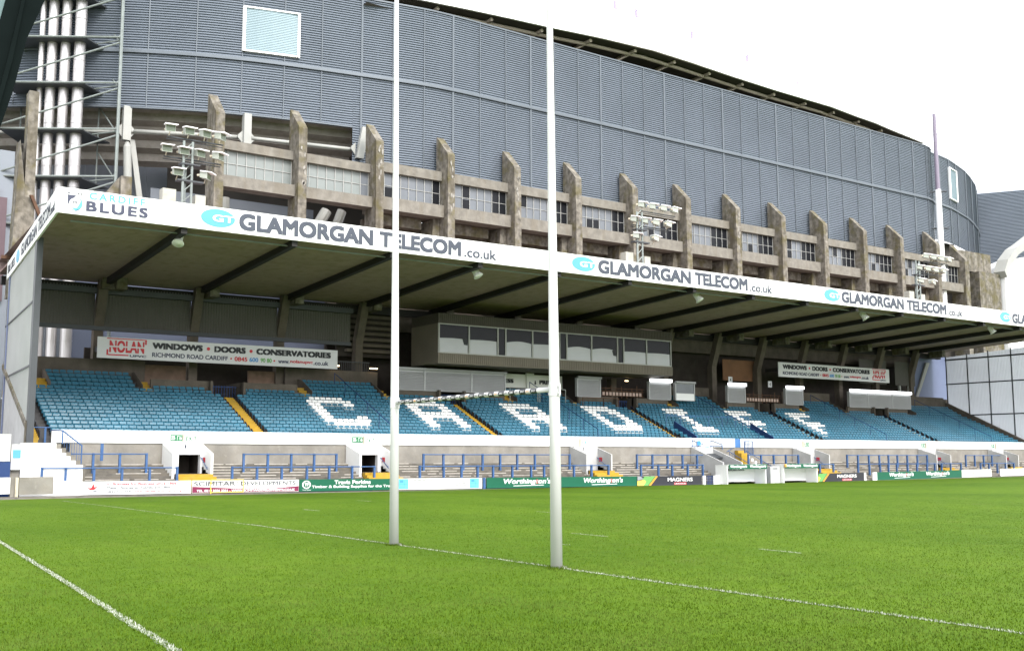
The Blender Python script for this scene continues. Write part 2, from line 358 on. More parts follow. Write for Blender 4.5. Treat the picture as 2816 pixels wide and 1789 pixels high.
# blades of grass standing on the nearer pitch
def grass():
    bm_ = bpy.data.materials.new('grass_blade'); bm_.use_nodes = True; n = bm_.node_tree.nodes; l = bm_.node_tree.links; b_ = n['Principled BSDF']
    b_.inputs['Roughness'].default_value = .6; b_.inputs['Specular IOR Level'].default_value = .04
    geo = n.new('ShaderNodeNewGeometry'); t = n.new('ShaderNodeTexNoise'); t.inputs['Scale'].default_value = 23; t.inputs['Detail'].default_value = 3; l.new(geo.outputs['Position'], t.inputs['Vector'])
    r = n.new('ShaderNodeValToRGB'); e = r.color_ramp.elements; e[0].position = .3; e[0].color = (.038, .080, .004, 1); e[1].position = .72; e[1].color = (.094, .150, .011, 1)
    l.new(t.outputs['Fac'], r.inputs[0])
    t2 = n.new('ShaderNodeTexNoise'); t2.inputs['Scale'].default_value = .9; t2.inputs['Detail'].default_value = 5; l.new(geo.outputs['Position'], t2.inputs['Vector'])
    r2_ = n.new('ShaderNodeValToRGB'); r2_.color_ramp.elements[0].position = .42; r2_.color_ramp.elements[1].position = .68; l.new(t2.outputs['Fac'], r2_.inputs[0])
    mu = n.new('ShaderNodeMath'); mu.operation = 'MULTIPLY'; mu.inputs[1].default_value = .5; l.new(r2_.outputs[0], mu.inputs[0])
    mx = n.new('ShaderNodeMixRGB'); mx.inputs[2].default_value = (.098, .125, .03, 1); l.new(mu.outputs[0], mx.inputs[0]); l.new(r.outputs[0], mx.inputs[1]); l.new(mx.outputs[0], b_.inputs['Base Color'])
    wm = bpy.data.materials.new('painted_blade'); wm.use_nodes = True; wm.node_tree.nodes['Principled BSDF'].inputs['Base Color'].default_value = (.42, .44, .38, 1)
    N = 420000
    d = 8.5 + (60-8.5)*rng.random(N)**2.3; th = R(35.0) + R(58)*(rng.random(N)-.5)
    x = -10.93 + d*np.sin(th); y = -14.37 + d*np.cos(th)
    # extra painted blades along the two long lines
    k = 9000; pa = rng.uniform(0, 2*np.pi, 700); pr_ = rng.uniform(.1, .19, 700); x = np.concatenate([x, -.04+pr_*np.cos(pa)]); y = np.concatenate([y, np.where(np.arange(700) % 2, -.1, 5.51)+pr_*np.sin(pa)])
    lx = np.concatenate([rng.normal(.02, .035, k), rng.normal(0, .04, k)]); ly = np.concatenate([rng.uniform(-9, 14, k), rng.uniform(-8, 14, k)]); lx[k:] += -7.31+.062*ly[k:]
    x = np.concatenate([x, lx]); y = np.concatenate([y, ly]); n_ = len(x); dist = np.hypot(x+10.93, y+14.37)
    a = rng.uniform(0, 2*np.pi, n_); h = rng.uniform(.012, .034, n_)*np.clip(1.25-dist/50, .15, 1.2); w = rng.uniform(.0025, .0055, n_)*(1+dist/25)
    h[((np.abs(x+.04) < .2) & ((np.abs(y+.1) < .2) | (np.abs(y-5.51) < .2)))] *= 2.2
    lean = rng.normal(0, .4, n_)*h; z = zg(x, y)
    P = np.empty((n_, 3, 3)); ca, sa = np.cos(a), np.sin(a)
    P[:, 0] = np.stack([x-ca*w, y-sa*w, z-.002], 1); P[:, 1] = np.stack([x+ca*w, y+sa*w, z-.002], 1); P[:, 2] = np.stack([x-sa*lean, y+ca*lean, z+h], 1)
    me = bpy.data.meshes.new('grass'); me.vertices.add(n_*3); me.vertices.foreach_set('co', P.ravel())
    me.loops.add(n_*3); me.loops.foreach_set('vertex_index', np.arange(n_*3, dtype=np.int32))
    me.polygons.add(n_); me.polygons.foreach_set('loop_start', np.arange(0, n_*3, 3, dtype=np.int32)); me.polygons.foreach_set('loop_total', np.full(n_, 3, dtype=np.int32))
    on = np.zeros(n_, np.int32)
    for nm, _, lx_, lw, y0, y1 in LINES: on |= ((np.abs(x-LX(nm, lx_, y)) < lw*.62) & (y > y0) & (y < y1)).astype(np.int32)
    on &= (rng.random(n_) < .55).astype(np.int32)
    me.materials.append(bm_); me.materials.append(wm); me.polygons.foreach_set('material_index', on); me.update(); me.validate()
    o = bpy.data.objects.new('grass', me); COL.objects.link(o); o['kind'] = 'stuff'; o['label'] = 'short green turf of the rugby pitch'; o['category'] = 'grass'
grass()

# ---------------------------------------------------------------- rugby posts
g = thing('rugby_goal', 'tall white rugby posts with a padded black and white crossbar on the goal line', 'goal posts', (-.04, 2.7, 0), tilt=False)
for y in (-.1, 5.51):
    p = MB().lathe([(-.05, .100), (3.0, .089), (6, .072), (10, .054), (14, .04)], (-.04, y, 0), (-.0065, 0, 1), 32).build('post', 'post_paint', g, tilt=False, smooth=True)
    q = MB()
    yy = y+.0
    q.lathe([(-.115, .094), (-.11, .099), (.11, .099), (.115, .094)], (-.055, yy, 2.97), (0, 0, 1), 24)
    for s in (-1, 1):
        q.box(-.068, -.044, yy+s*.095 - (.0 if s > 0 else .06), yy+s*.095 + (.06 if s > 0 else .0), 2.88, 3.06)
        for zz in (2.91, 3.03): q.tube((-.085, yy+s*.13, zz), (-.03, yy+s*.13, zz), .011, 6)
    q.build('bracket', 'post_paint', p, tilt=False)
cb = MB().tube((-.06, .02, 2.98), (-.06, 5.39, 2.98), .045, 20).build('crossbar', 'post_paint', g, tilt=False, smooth=True)
tb = MB(); ty = .36; k = 0
while ty < 5.2:
    tb.tube((-.06, ty, 2.98), (-.06, ty+.19, 2.98), .0458, 20); ty += .33
each(tb, 'black_band', 'board_black', cb, tilt=False)
ty = .36; k = 0
while ty < 5.05:
    text('SA1', cb, 'band_lettering', 'ink_white', (-.1061, ty+.15, 2.962), (0, -.11, 0), (0, 0, .036), (-1, 0, 0), tilt=False, depth=.002, shear=.2)
    text('SA1', cb, 'band_lettering', 'ink_black' if k % 3 else 'swoosh_orange', (-.1053, ty+.31, 2.962), (0, -.09, 0), (0, 0, .036), (-1, 0, 0), tilt=False, depth=.002, shear=.2)
    ty += .33; k += 1

# ================================================================ the old grandstand
GS = thing('grandstand', 'long low grandstand with blue seats, white front wall and white lettered roof fascia', 'grandstand', (46, 44, 0), tilt=False)
XL, XR = -.45, 94.6
AC = [12.6+16.72*k for k in range(5)]                    # centre of each yellow aisle
EX = [(6.76, 8.73, 7.43, 8.62), (17.76, 19.82, 18.5, 19.6), (34.87, 36.95, 35.4, 36.0), (58.08, 60.23, 58.6, 59.2), (75.26, 77.28, 75.7, 76.3), (86.57, 88.55, 87.0, 87.5)]
TUN = (46.54, 48.29)
gaps = sorted([(a, b_) for a, b_, _, _ in EX] + [(46.54, 48.40)])
# standing terrace
b = MB()
segs = []; x0 = 1.9
for a, c in gaps: segs.append((x0, a)); x0 = c
segs.append((x0, 94.2))
NS = 10
for a, c in [(1.9, 94.2)]:
    for i in range(NS):
        y0 = 40.42+.35*i; z1 = .06+.15*i
        # wide lower steps are cut by the exits only above tread 4
        for (u, v) in ([(a, c)] if i < 2 else [s for s in segs if s[1]-s[0] > .1]):
            b.box(u, v, y0, 44.0 if i == NS-1 else y0+.352+(.0), -.6, z1)
b.build('terrace', 'terrace_concrete', GS)
b = MB()                                                  # pale worn nosings are part of the steps: thin proud strips
for i in range(NS):
    y0 = 40.42+.35*i; z1 = .06+.15*i
    for (u, v) in ([(1.9, 94.2)] if i < 2 else [s for s in segs if s[1]-s[0] > .1]):
        x = u+.05
        while x < v-.3:
            L = random.uniform(.5, 2.6); e = min(v-.05, x+L)
            if random.random() < .75: b.box(x, e, y0-.003, y0+.09, z1-.035, z1+.004)
            x = e+random.uniform(.05, .5)
b.build('step_edging', 'nosing', GS)['kind'] = 'stuff'
b = MB()
for (u, v) in segs:
    if v-u > .1: b.box(u, v, 43.93, 44.3, 1.3, 2.54)
each(b, 'terrace_wall', 'wall_concrete', GS)
# white front wall of the seats
b = MB(); b.box(.97, 51.2, 43.86, 44.06, 2.53, 3.2); b.box(51.85, 94.2, 43.86, 44.06, 2.53, 3.2)
each(b, 'front_wall', 'white_wall', GS)
b = MB(); b.box(51.2, 51.85, 43.9, 44.0, 2.53, 3.17); b.build('gate', 'blue_door', GS)
# exits through the terrace
for k, (a, c, d0, d1) in enumerate(EX):
    e = MB()
    for xa in (a-.12, c):
        e.prism([(xa, 43.9, .6), (xa, 43.9, 2.53), (xa, 42.05, 1.98), (xa, 42.05, .6)], (.12, 0, 0))
    e.box(a, d0, 43.5, 43.86, .7, 2.53); e.box(d1, c, 43.5, 43.86, .7, 2.53); e.box(d0, d1, 43.5, 43.86, 1.93, 2.53)
    ep = e.build('exit_passage', 'white_wall' if k < 2 else 'grey_render', GS)
    e = MB(); e.box(a+.02, c-.02, 42.0, 45.5, .5, .9); e.box(a, c, 45.4, 45.5, .9, 2.3); e.box(d0-.1, d0-.003, 43.87, 45.4, .9, 2.3); e.box(d1+.003, d1+.1, 43.87, 45.4, .9, 2.3); e.box(a, c, 43.87, 45.4, 2.0, 2.1)
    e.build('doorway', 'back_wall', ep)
    e = MB(); e.tube((c-.08, 43.6, 1.85), (c-.08, 42.4, 1.15), .022); e.tube((c-.08, 43.4, 1.73), (c, 43.4, 1.73), .015); e.tube((c-.08, 42.6, 1.26), (c, 42.6, 1.26), .015)
    e.build('handrail', 'barrier_blue', ep)
    e = MB(); e.box(c-.015, c-.002, 43.0, 43.35, 1.5, 1.78); e.build('notice', 'ink_red', ep)
    st = MB(); 
    for i in range(5):
        z1 = .9-.14*i; st.box(a+.05-.04*i, c+.08*i, 42.0-.33*(i+1), 42.0-.33*i+.002, -.3, z1)
    st.build('exit_steps', 'step_yellow', GS)
# left end: white stair wall and stair
b = MB()
b.prism([(-.9, 41.3, -.2), (1.97, 41.3, -.2), (1.97, 41.3, 1.41), (1.62, 41.3, 1.41), (1.62, 41.3, 1.62), (1.37, 41.3, 1.62), (1.37, 41.3, 1.83), (1.15, 41.3, 1.83), (1.15, 41.3, 2.0), (.93, 41.3, 2.0), (.93, 41.3, 2.2), (.68, 41.3, 2.2), (.68, 41.3, 2.48), (-.9, 41.3, 2.48)], (0, .35, 0))
b.build('stair_wall', 'white_wall', GS)
b = MB()
for i in range(6): b.box(.72+.24*i, .98+.24*i, 41.66, 43.9, .3, 2.44-.2*i)
b.build('side_stair', 'concrete', GS)
# players' tunnel
b = MB()
for xa in (46.42, 48.40):
    b.prism([(xa, 43.9, .2), (xa, 43.9, 2.55), (xa, 40.62, 1.42), (xa, 40.62, -.2)], (.12, 0, 0))
b.box(46.54, 48.40, 43.5, 43.86, 1.9, 2.53)
tn = b.build('tunnel', 'grey_render', GS)
b = MB(); b.hexa([(46.54, 42.5, 1.72), (48.4, 42.5, 1.72), (48.4, 43.3, 1.98), (46.54, 43.3, 1.98), (46.54, 42.5, 1.80), (48.4, 42.5, 1.80), (48.4, 43.3, 2.06), (46.54, 43.3, 2.06)])
b.build('tunnel_roof', 'dark_steel', tn)
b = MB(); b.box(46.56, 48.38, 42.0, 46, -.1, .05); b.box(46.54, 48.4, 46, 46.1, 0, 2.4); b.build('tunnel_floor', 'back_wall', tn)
b = MB()
for (p, q) in (((46.5, 43.8, 2.56), (46.5, 43.8, 3.06)), ((46.5, 43.8, 3.05), (47.7, 43.8, 2.74)), ((46.4, 43.78, 2.62), (47.5, 43.78, 2.62)), ((48.5, 43.8, 2.56), (48.5, 43.8, 3.06)), ((48.5, 43.8, 3.06), (49.75, 43.8, 2.75)), ((49.72, 43.8, 2.35), (49.72, 43.8, 2.75)), ((48.3, 43.78, 2.62), (49.75, 43.78, 2.62))): b.tube(p, q, .025)
b.build('handrail', 'barrier_blue', tn)
# stair beside the tunnel
b = MB()
for i in range(2): b.box(51.2, 51.85, 43.55-.34*i, 43.9-.34*i, .2, 2.3-.2*i)
b.build('pitch_stair', 'step_yellow', GS)
b = MB()
for i in range(6): b.box(51.95, 52.15, 43.6-.36*i, 43.97-.36*i, 0, 2.1-.2*i)
b.build('stair_wall', 'white_wall', GS)
b = MB(); b.path([(50.2, 43.8, 2.2), (51.1, 43.8, 2.6)], .022); b.path([(50.2, 43.5, 2.15), (50.2, 43.5, 1.6)], .022); b.path([(50.2, 43.6, 2.25), (50.2, 40.8, 1.0)], .025); b.path([(52.2, 43.6, 2.25), (52.2, 40.8, 1.0)], .025)
for i in range(6): b.tube((50.2, 43.5-.15*i, 2.2-.066*i), (50.2, 43.5-.15*i, 1.4), .012)
b.build('handrail', 'barrier_blue', GS)

# seating deck
ROW_Y, ROW_D, ROW_Z, ROW_H = 44.25, .5, 2.67, .216
deck = MB()
for j in range(13): deck.box(.4, 94.2, ROW_Y+ROW_D*j, ROW_Y+ROW_D*(j+1)+.002 if j < 12 else 56.0, 1.9, ROW_Z+ROW_H*j)
UP = [(2.2, 7.4)] + [(AC[k]+5.9, AC[k+1]-5.5) for k in range(4)] + [(AC[4]+5.9, 94.0)]
for (a, c) in UP:
    for j in range(13, 17): deck.box(a, c, ROW_Y+ROW_D*j, ROW_Y+ROW_D*(j+1)+.002 if j < 16 else 55.0, 5.0, ROW_Z+ROW_H*j+.05*(j-12))
for c in AC:
    for (a, e) in ((c-4.6, c-.75), (c+1.05, c+5.0)): deck.box(a, e, 50.75, 51.2, 5.2, ROW_Z+ROW_H*13)
deck.build('seating_deck', 'deck_concrete', GS)
# aisles
for k, c in enumerate([.05]+AC):
    st = MB(); hw = .40
    for j in range(26):
        st.box(c-hw, c+hw, ROW_Y+.25*j+.01, ROW_Y+.25*(j+1)+.012, ROW_Z+.108*j-.3, ROW_Z+.108*(j+1)+.012)
    st.build('aisle_steps', 'step_yellow', GS)
st = MB()
for (a, c) in UP[:-1]:
    for (x0, x1) in ((a-.62, a-.05), (c+.05, c+.65)):
        for j in range(4): st.box(x0, x1, 50.76+.42*j, 51.19+.42*j, 5.2, ROW_Z+ROW_H*13+.28+.2*j)
each(st, 'upper_steps', 'step_yellow', GS)
# parapets either side of each seat-level entrance
pp = MB()
for c in AC:
    for (a, e) in ((c-4.6, c-.85), (c+1.15, c+5.0)): pp.box(a, e, 51.2, 51.4, 5.3, 6.5)
    for xa in (c-1.0, c+1.15): pp.box(xa, xa+.15, 50.8, 54.0, 5.0, 6.5)
each(pp, 'parapet', 'dark_concrete', GS)
fl = MB()
for c in AC:
    for (a, e) in ((c-5.3, c-1.0), (c+1.3, c+5.7)): fl.box(a, e, 51.41, 56.0, 5.8, 6.0)
each(fl, 'concourse_floor', 'deck_concrete', GS)
# side cheeks of upper seat blocks
ck = MB()
for (a, c) in UP:
    for xa in (a-.03, c): ck.prism([(xa, 50.8, 5.2), (xa, 53.2, 5.2), (xa, 53.2, 7.0), (xa, 52.7, 7.0), (xa, 50.8, 6.1)], (.03, 0, 0))
each(ck, 'stair_cheek', 'dark_concrete', GS)
# wall behind the upper blocks and the deep back of the stand
bw = MB()
for (a, c) in UP: bw.box(a-.9, c+.8, 53.25, 53.4, 5.5, 7.75)
each(bw, 'rear_parapet', 'dark_concrete', GS)
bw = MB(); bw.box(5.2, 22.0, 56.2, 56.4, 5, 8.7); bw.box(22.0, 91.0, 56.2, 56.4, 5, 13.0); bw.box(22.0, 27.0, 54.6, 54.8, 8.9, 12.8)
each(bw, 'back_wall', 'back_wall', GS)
bw = MB(); bw.box(.5, 5.0, 54.2, 54.35, 5.5, 7.7); bw.build('rear_parapet', 'dark_concrete', GS)
# blockwork panels in the rear
bk = MB(); bk.box(8.2, 11.0, 53.9, 54.0, 5.9, 7.6); bk.box(15.2, 17.4, 53.9, 54.0, 5.9, 7.5); each(bk, 'block_panel', 'brick', GS)
# plywood infill
b = MB(); b.box(61.0, 65.6, 54.3, 54.36, 8.62, 10.5); b.build('timber_infill', 'plywood', GS)

# rear columns: straight below, leaning to the roof above
PXC = [5.55+5.98*k for k in range(15)]
for k, x in enumerate(PXC):
    c = MB(); w = .28
    xx = x-.15
    if k in (4, 5, 6, 7): c.box(xx-w, xx+w, 53.7, 54.3, 5.6, 8.2)
    else:
        c.prism([(xx-w, 53.65, 5.6), (xx-w, 54.25, 5.6), (xx-w, 54.25, 9.7), (xx-w, 53.2, 12.6), (xx-w, 52.6, 12.6), (xx-w, 53.65, 9.7)], (2*w, 0, 0))
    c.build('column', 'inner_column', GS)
# pale sheeting between columns at the left
def corr(b, x0, x1, z0, z1, y, pitch=.18, d=.03):
    n = max(2, int((x1-x0)/pitch)); 
    for i in range(n):
        a = x0+(x1-x0)*i/n; m_ = a+(x1-x0)/n*.55; e = x0+(x1-x0)*(i+1)/n
        b.quad((a, y, z0), (m_, y-d, z0), (m_, y-d, z1), (a, y, z1)); b.quad((m_, y-d, z0), (e, y, z0), (e, y, z1), (m_, y-d, z1))
for x0, x1 in ((.2, 5.11), (5.69, 11.09), (11.67, 17.07), (17.65, 22.6)):
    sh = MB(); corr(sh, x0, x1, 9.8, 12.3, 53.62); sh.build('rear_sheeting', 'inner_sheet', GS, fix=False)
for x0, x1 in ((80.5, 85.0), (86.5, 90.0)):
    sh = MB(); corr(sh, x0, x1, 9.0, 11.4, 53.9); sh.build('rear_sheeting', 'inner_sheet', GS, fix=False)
b = MB(); b.box(.2, 22.6, 53.2, 53.5, 11.8, 12.15); b.box(.2, 22.6, 53.5, 53.75, 9.55, 9.8); each(b, 'rear_rail', 'dark_steel', GS)
b = MB()                                               # underside stair of the terrace above, seen in the dark bay
for i in range(7): b.box(22.6-.0*i, 26.4, 54.1+.05*i, 54.55, 9.2+.42*i, 9.42+.42*i)
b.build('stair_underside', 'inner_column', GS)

# roof
def roof_z(y): return 13.32 + (12.62-13.32)*(y-38.0)/16.2
rb = MB(); y = 38.05; st = .30
while y < 54.0:
    rb.quad((XL+.1, y, roof_z(y)), (XR, y, roof_z(y)), (XR, y+st*.7, roof_z(y+st*.7)), (XL+.1, y+st*.7, roof_z(y+st*.7)))
    a_, c_ = y+st*.7, y+st*.82
    rb.quad((XL+.1, a_, roof_z(a_)), (XR, a_, roof_z(a_)), (XR, c_, roof_z(c_)+.13), (XL+.1, c_, roof_z(c_)+.13)); rb.quad((XL+.1, c_, roof_z(c_)+.13), (XR, c_, roof_z(c_)+.13), (XR, y+st, roof_z(y+st)), (XL+.1, y+st, roof_z(y+st)))
    y += st
rb.quad((XL+.1, 38.05, 14.2), (XR, 38.05, 14.2), (XR, 54.2, 13.4), (XL+.1, 54.2, 13.4)); rb.quad((XL+.1, 54.2, 12.6), (XR, 54.2, 12.6), (XR, 54.2, 13.4), (XL+.1, 54.2, 13.4))
RF = rb.build('roof', 'roof_sheet', GS, fix=False)
for k in range(16):
    x = 5.6+5.98*k
    q = MB(); q.hexa([(x-.16, 38.12, roof_z(38.1)-.34), (x+.16, 38.12, roof_z(38.1)-.34), (x+.16, 54.1, roof_z(54.1)-.40), (x-.16, 54.1, roof_z(54.1)-.40), (x-.16, 38.12, roof_z(38.1)-.005), (x+.16, 38.12, roof_z(38.1)-.005), (x+.16, 54.1, roof_z(54.1)-.005), (x-.16, 54.1, roof_z(54.1)-.005)])
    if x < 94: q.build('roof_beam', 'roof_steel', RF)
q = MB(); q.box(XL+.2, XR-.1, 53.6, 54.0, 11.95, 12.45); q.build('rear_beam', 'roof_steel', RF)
q = MB(); q.tube((.3, 38.75, 13.08), (93, 38.75, 13.08), .035, 6); q.tube((.3, 38.85, 13.14), (93, 38.85, 13.14), .02, 6); each(q, 'conduit', 'galvanised', RF)
fa = MB(); fa.box(XL, 96.0, 37.9, 38.0, 13.26, 14.5); FA = fa.build('fascia', 'white_paint', GS)
fa = MB(); fa.prism([(XL-.06, 38.02, 13.26), (XL-.06, 50.3, 11.72), (XL-.06, 50.3, 12.66), (XL-.06, 38.02, 14.5)], (.1, 0, 0)); FB = fa.build('side_fascia', 'white_paint', GS)
Y0 = 37.9
# crest and club name
b = MB(); b.prism([(-.06, Y0-.004, 14.17), (.32, Y0-.004, 14.17), (.0, Y0-.004, 13.75), (-.05, Y0-.004, 13.66)], (0, -.012, 0)); cr = b.build('crest', 'ink_navy', FA)
b = MB(); b.prism([(.36, Y0-.004, 13.42)] + ellipse(-.08, .62, 13.42, 14.14, Y0-.004, 14, -math.pi*.72, math.pi*.36)+[(.45, Y0-.004, 14.0), (.5, Y0-.004, 13.8), (.38, Y0-.004, 13.58), (.12, Y0-.004, 13.55)], (0, -.010, 0))
b.build('crest', 'board_cyan', FA)
b = MB(); b.prism([(p[0]*math.cos(0)+(p[2]-13.83)*.35, p[1], p[2]) for p in ellipse(.02, .5, 13.6, 14.06, Y0-.016, 20)], (0, -.01, 0)); b.build('crest', 'ink_white', FA)
ftext('BLUES', FA, 'ink_navy', -.07, .6, 14.22, 14.31, Y0)
ftext('fff', FA, 'ink_navy', .17, .40, 13.73, 13.9, Y0-.027)
ftext('CARDIFF', FA, 'ink_aqua', .92, 3.54, 14.07, 14.41, Y0, space=1.35, bold=.02)
ftext('BLUES', FA, 'ink_navy', .79, 3.70, 13.47, 13.98, Y0, bold=.035, space=1.25)
for (e0, e1, g0, g1, t1, u1) in ((6.35, 8.15, 8.37, 16.17, 22.01, 24.53), (30.38, 32.29, 32.55, 40.9, 46.61, 49.2), (55.16, 57.06, 57.27, 65.3, 71.32, 73.7), (79.6, 81.41, 81.63, 89.6, 95.4, 0)):
    b = MB(); b.prism(ellipse(e0, e1, 13.46, 14.4, Y0-.003), (0, -.012, 0)); el = b.build('logo_oval', 'gt_blue', FA)
    ftext('GT', FA, 'ink_white', e0+(e1-e0)*.34, e1-.06, 13.74, 14.10, Y0-.016, bold=.02)
    sl = .018
    ftext('GLAMORGAN', FA, 'ink_grey', g0, g1, 13.45, 14.36, Y0, bold=.042)
    ftext('TELECOM', FA, 'ink_grey', g1+.40, t1, 13.46, 14.36, Y0, bold=.042)
    if u1: ftext('.co.uk', FA, 'ink_grey', t1+.22, u1, 13.47, 14.07, Y0, bold=.02)
def stext(body, m, ya, yb, zf0, zf1, bold=.01):            # lettering on the side fascia, along -Y
    za = 13.26-(ya-38)*.1255; zb = 13.26-(yb-38)*.1255
    o = text(body, FB, 'lettering', m, (XL-.06, ya, za+zf0), (0, yb-ya, zb-za), (0, 0, zf1-zf0), (-1, 0, 0), bold=bold)
stext('BLUES', 'ink_grey', 49.9, 48.0, .25, .7); stext('GLAMORGAN', 'ink_grey', 46.3, 42.4, .22, .85); stext('TELECOM', 'ink_grey', 42.1, 39.4, .25, .95); stext('.co.uk', 'ink_grey', 39.3, 38.4, .25, .7)
b = MB(); b.prism([(XL-.063, 47.2+.45*math.cos(t*math.pi/10), 12.6+.36*math.sin(t*math.pi/10)) for t in range(20)], (-.01, 0, 0)); b.build('logo_oval', 'gt_blue', FB)

# left end wall of ribbed translucent sheet over grey rendered base
def wall_top(y): return 13.2-(y-38)*.1255
def wall_bot(y): return 3.35+(y-43.2)*.485
n = 40; ew = MB()
for i in range(n):
    ya = 42.9+7.3*i/n; yb = ya+7.3/n; ym = ya+(yb-ya)*.5
    ew.quad((-.40, ya, wall_bot(max(ya, 43.2))), (-.44, ym, wall_bot(max(ym, 43.2))), (-.44, ym, wall_top(ym)), (-.40, ya, wall_top(ya)))
    ew.quad((-.44, ym, wall_bot(max(ym, 43.2))), (-.40, yb, wall_bot(yb)), (-.40, yb, wall_top(yb)), (-.44, ym, wall_top(ym)))
EW = ew.build('end_wall', 'translucent_sheet', GS, fix=False)
q = MB(); q.prism([(-.47, 42.9, 9.55), (-.47, 50.2, 9.0), (-.47, 50.2, 9.08), (-.47, 42.9, 9.65)], (.03, 0, 0)); q.prism([(-.47, 42.9, 6.3), (-.47, 49.2, 6.1), (-.47, 49.2, 6.18), (-.47, 42.9, 6.4)], (.03, 0, 0)); each(q, 'rail', 'dark_steel', EW)
q = MB(); q.box(-.46, -.16, 42.45, 42.88, 2.5, 12.85); q.build('corner_post', 'dark_steel', EW)
q = MB(); q.box(-.49, -.30, 42.7, 43.1, 2.45, 3.6); q.build('post_foot', 'pier_concrete', EW)
q = MB(); q.prism([(-.52, 42.85, 3.2), (-.52, 50.2, 6.68), (-.52, 50.2, 6.95), (-.52, 42.85, 3.5)], (.1, 0, 0)); q.build('raker', 'pier_concrete', EW)
q = MB(); q.prism([(-.42, 43.0, -.3), (-.42, 50.2, -.3), (-.42, 50.2, 6.7), (-.42, 43.0, 3.2)], (.2, 0, 0)); q.build('end_base', 'grey_render', GS)
q = MB(); q.box(-.50, -.43, 49.5, 49.62, -.2, 11.8); q.build('downpipe', 'sky_panel', EW)

# right end wall: clear ribbed sheets in dark mullions
n = 64; ew = MB()
for i in range(n):
    ya = 42.6+10.5*i/n; yb = ya+10.5/n; ym = (ya+yb)/2
    zb = lambda y: 3.2+(y-44.5)*.47
    ew.quad((94.62, ya, zb(ya)), (94.66, ym, zb(ym)), (94.66, ym, roof_z(ym)-.55), (94.62, ya, roof_z(ya)-.55)); ew.quad((94.66, ym, zb(ym)), (94.62, yb, zb(yb)), (94.62, yb, roof_z(yb)-.55), (94.66, ym, roof_z(ym)-.55))
EW2 = ew.build('end_wall', 'clear_sheet', GS, fix=False)
q = MB()
for y in (53.05, 50.55, 48.1, 45.6, 43.1): q.box(94.5, 94.6, y-.05, y+.05, zb(y)-.2, roof_z(y)-.4)
for z in (9.3, 6.05): q.box(94.42, 94.58, max(42.6, 43), min(53.1, 44.5+(z-3.2)/.47), z-.06, z+.06)
q.box(94.42, 94.6, 42.6, 53.1, 11.75, 11.9)
each(q, 'mullion', 'dark_steel', EW2)
q = MB(); q.prism([(94.3, 42.6, 1.5), (94.3, 53.4, 6.6), (94.3, 53.4, 7.5), (94.3, 42.6, 2.5)], (.5, 0, 0)); q.build('end_base', 'dark_concrete', GS)
q = MB(); q.box(84.0, 94.3, 53.4, 53.55, 5.5, 7.9); q.build('rear_parapet', 'dark_concrete', GS)
q = MB(); q.prism([(90.6, 54.7, 7.0), (97.0, 54.7, 7.0), (97.0, 54.7, 12.6), (90.6, 54.7, 12.6)], (0, .1, 0)); q.build('end_panel', 'sky_panel', GS)
q = MB(); q.prism([(90.6, 54.4, 7.6), (91.0, 54.4, 7.6), (93.6, 54.4, 11.6), (93.0, 54.4, 11.6)], (0, .2, 0)); q.build('raker', 'strut_paint', GS)
q = MB(); q.box(87.2, 87.45, 53.9, 54.1, 7.9, 9.0); q.box(88.8, 89.0, 53.9, 54.1, 7.9, 9.0); each(q, 'column', 'strut_paint', GS)

# press box hung under the roof
PY = 49.2
b = MB()
b.box(27.25, 49.75, PY, 53.0, 8.25, 8.98); b.box(27.25, 27.32, PY+.1, 53.0, 8.98, 11.05); b.box(49.68, 49.75, PY+.1, 53.0, 8.98, 11.05); b.box(27.3, 49.7, 52.6, 53.0, 8.98, 11.05)
x = 27.25
while x < 49.7: b.box(x, x+.07, PY-.03, PY-.0005, 8.3, 8.93); x += .17
PB = b.build('press_box', 'box_cladding', GS)
b = MB(); b.box(27.25, 49.75, PY, 53.0, 11.05, 11.75); x = 27.25
while x < 49.7: b.box(x, x+.07, PY-.03, PY-.0005, 11.12, 11.7); x += .17
b.build('upper_band', 'box_upper', PB)
wx = [27.32, 29.85, 32.35, 33.05, 35.5, 38.05, 38.75, 41.2, 43.85, 44.5, 46.95, 49.6]
for i in range(11):
    a, c = wx[i], wx[i+1]; dark = i in (2, 5, 8)
    w = MB(); w.box(a+.05, c-.05, PY+.06, PY+.09, 9.02, 11.02); pane = w.build('window', 'window_dark', PB)
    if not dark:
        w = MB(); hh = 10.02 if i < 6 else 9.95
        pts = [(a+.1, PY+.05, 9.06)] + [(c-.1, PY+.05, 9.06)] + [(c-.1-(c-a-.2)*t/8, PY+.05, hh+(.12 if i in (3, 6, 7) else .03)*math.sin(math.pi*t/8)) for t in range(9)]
        w.prism(pts, (0, -.012, 0)); w.build('pane_reflection', 'pane_reflection', pane)  # bright reflection in the lower glass, put in as a pale wavy-topped sheet
        if i in (0, 7):
            w = MB(); xx = c-.55; w.prism([(xx, PY+.03, hh), (xx+.3, PY+.03, hh+.12), (xx+.45, PY+.03, hh-.02), (xx+.42, PY+.03, hh-.42), (xx+.12, PY+.03, hh-.38)], (0, -.01, 0)); w.build('paper_patch', 'ink_black', pane)
    w = MB(); w.box(a-.05, a+.05, PY-.02, PY+.06, 8.98, 11.05); w.box(a+.05, c, PY-.01, PY+.05, 8.98, 9.06); w.box(a+.05, c, PY-.01, PY+.05, 10.98, 11.05)
    if i == 10: w.box(c-.02, c+.06, PY-.02, PY+.06, 8.98, 11.05)
    w.build('frame', 'window_frame', pane)
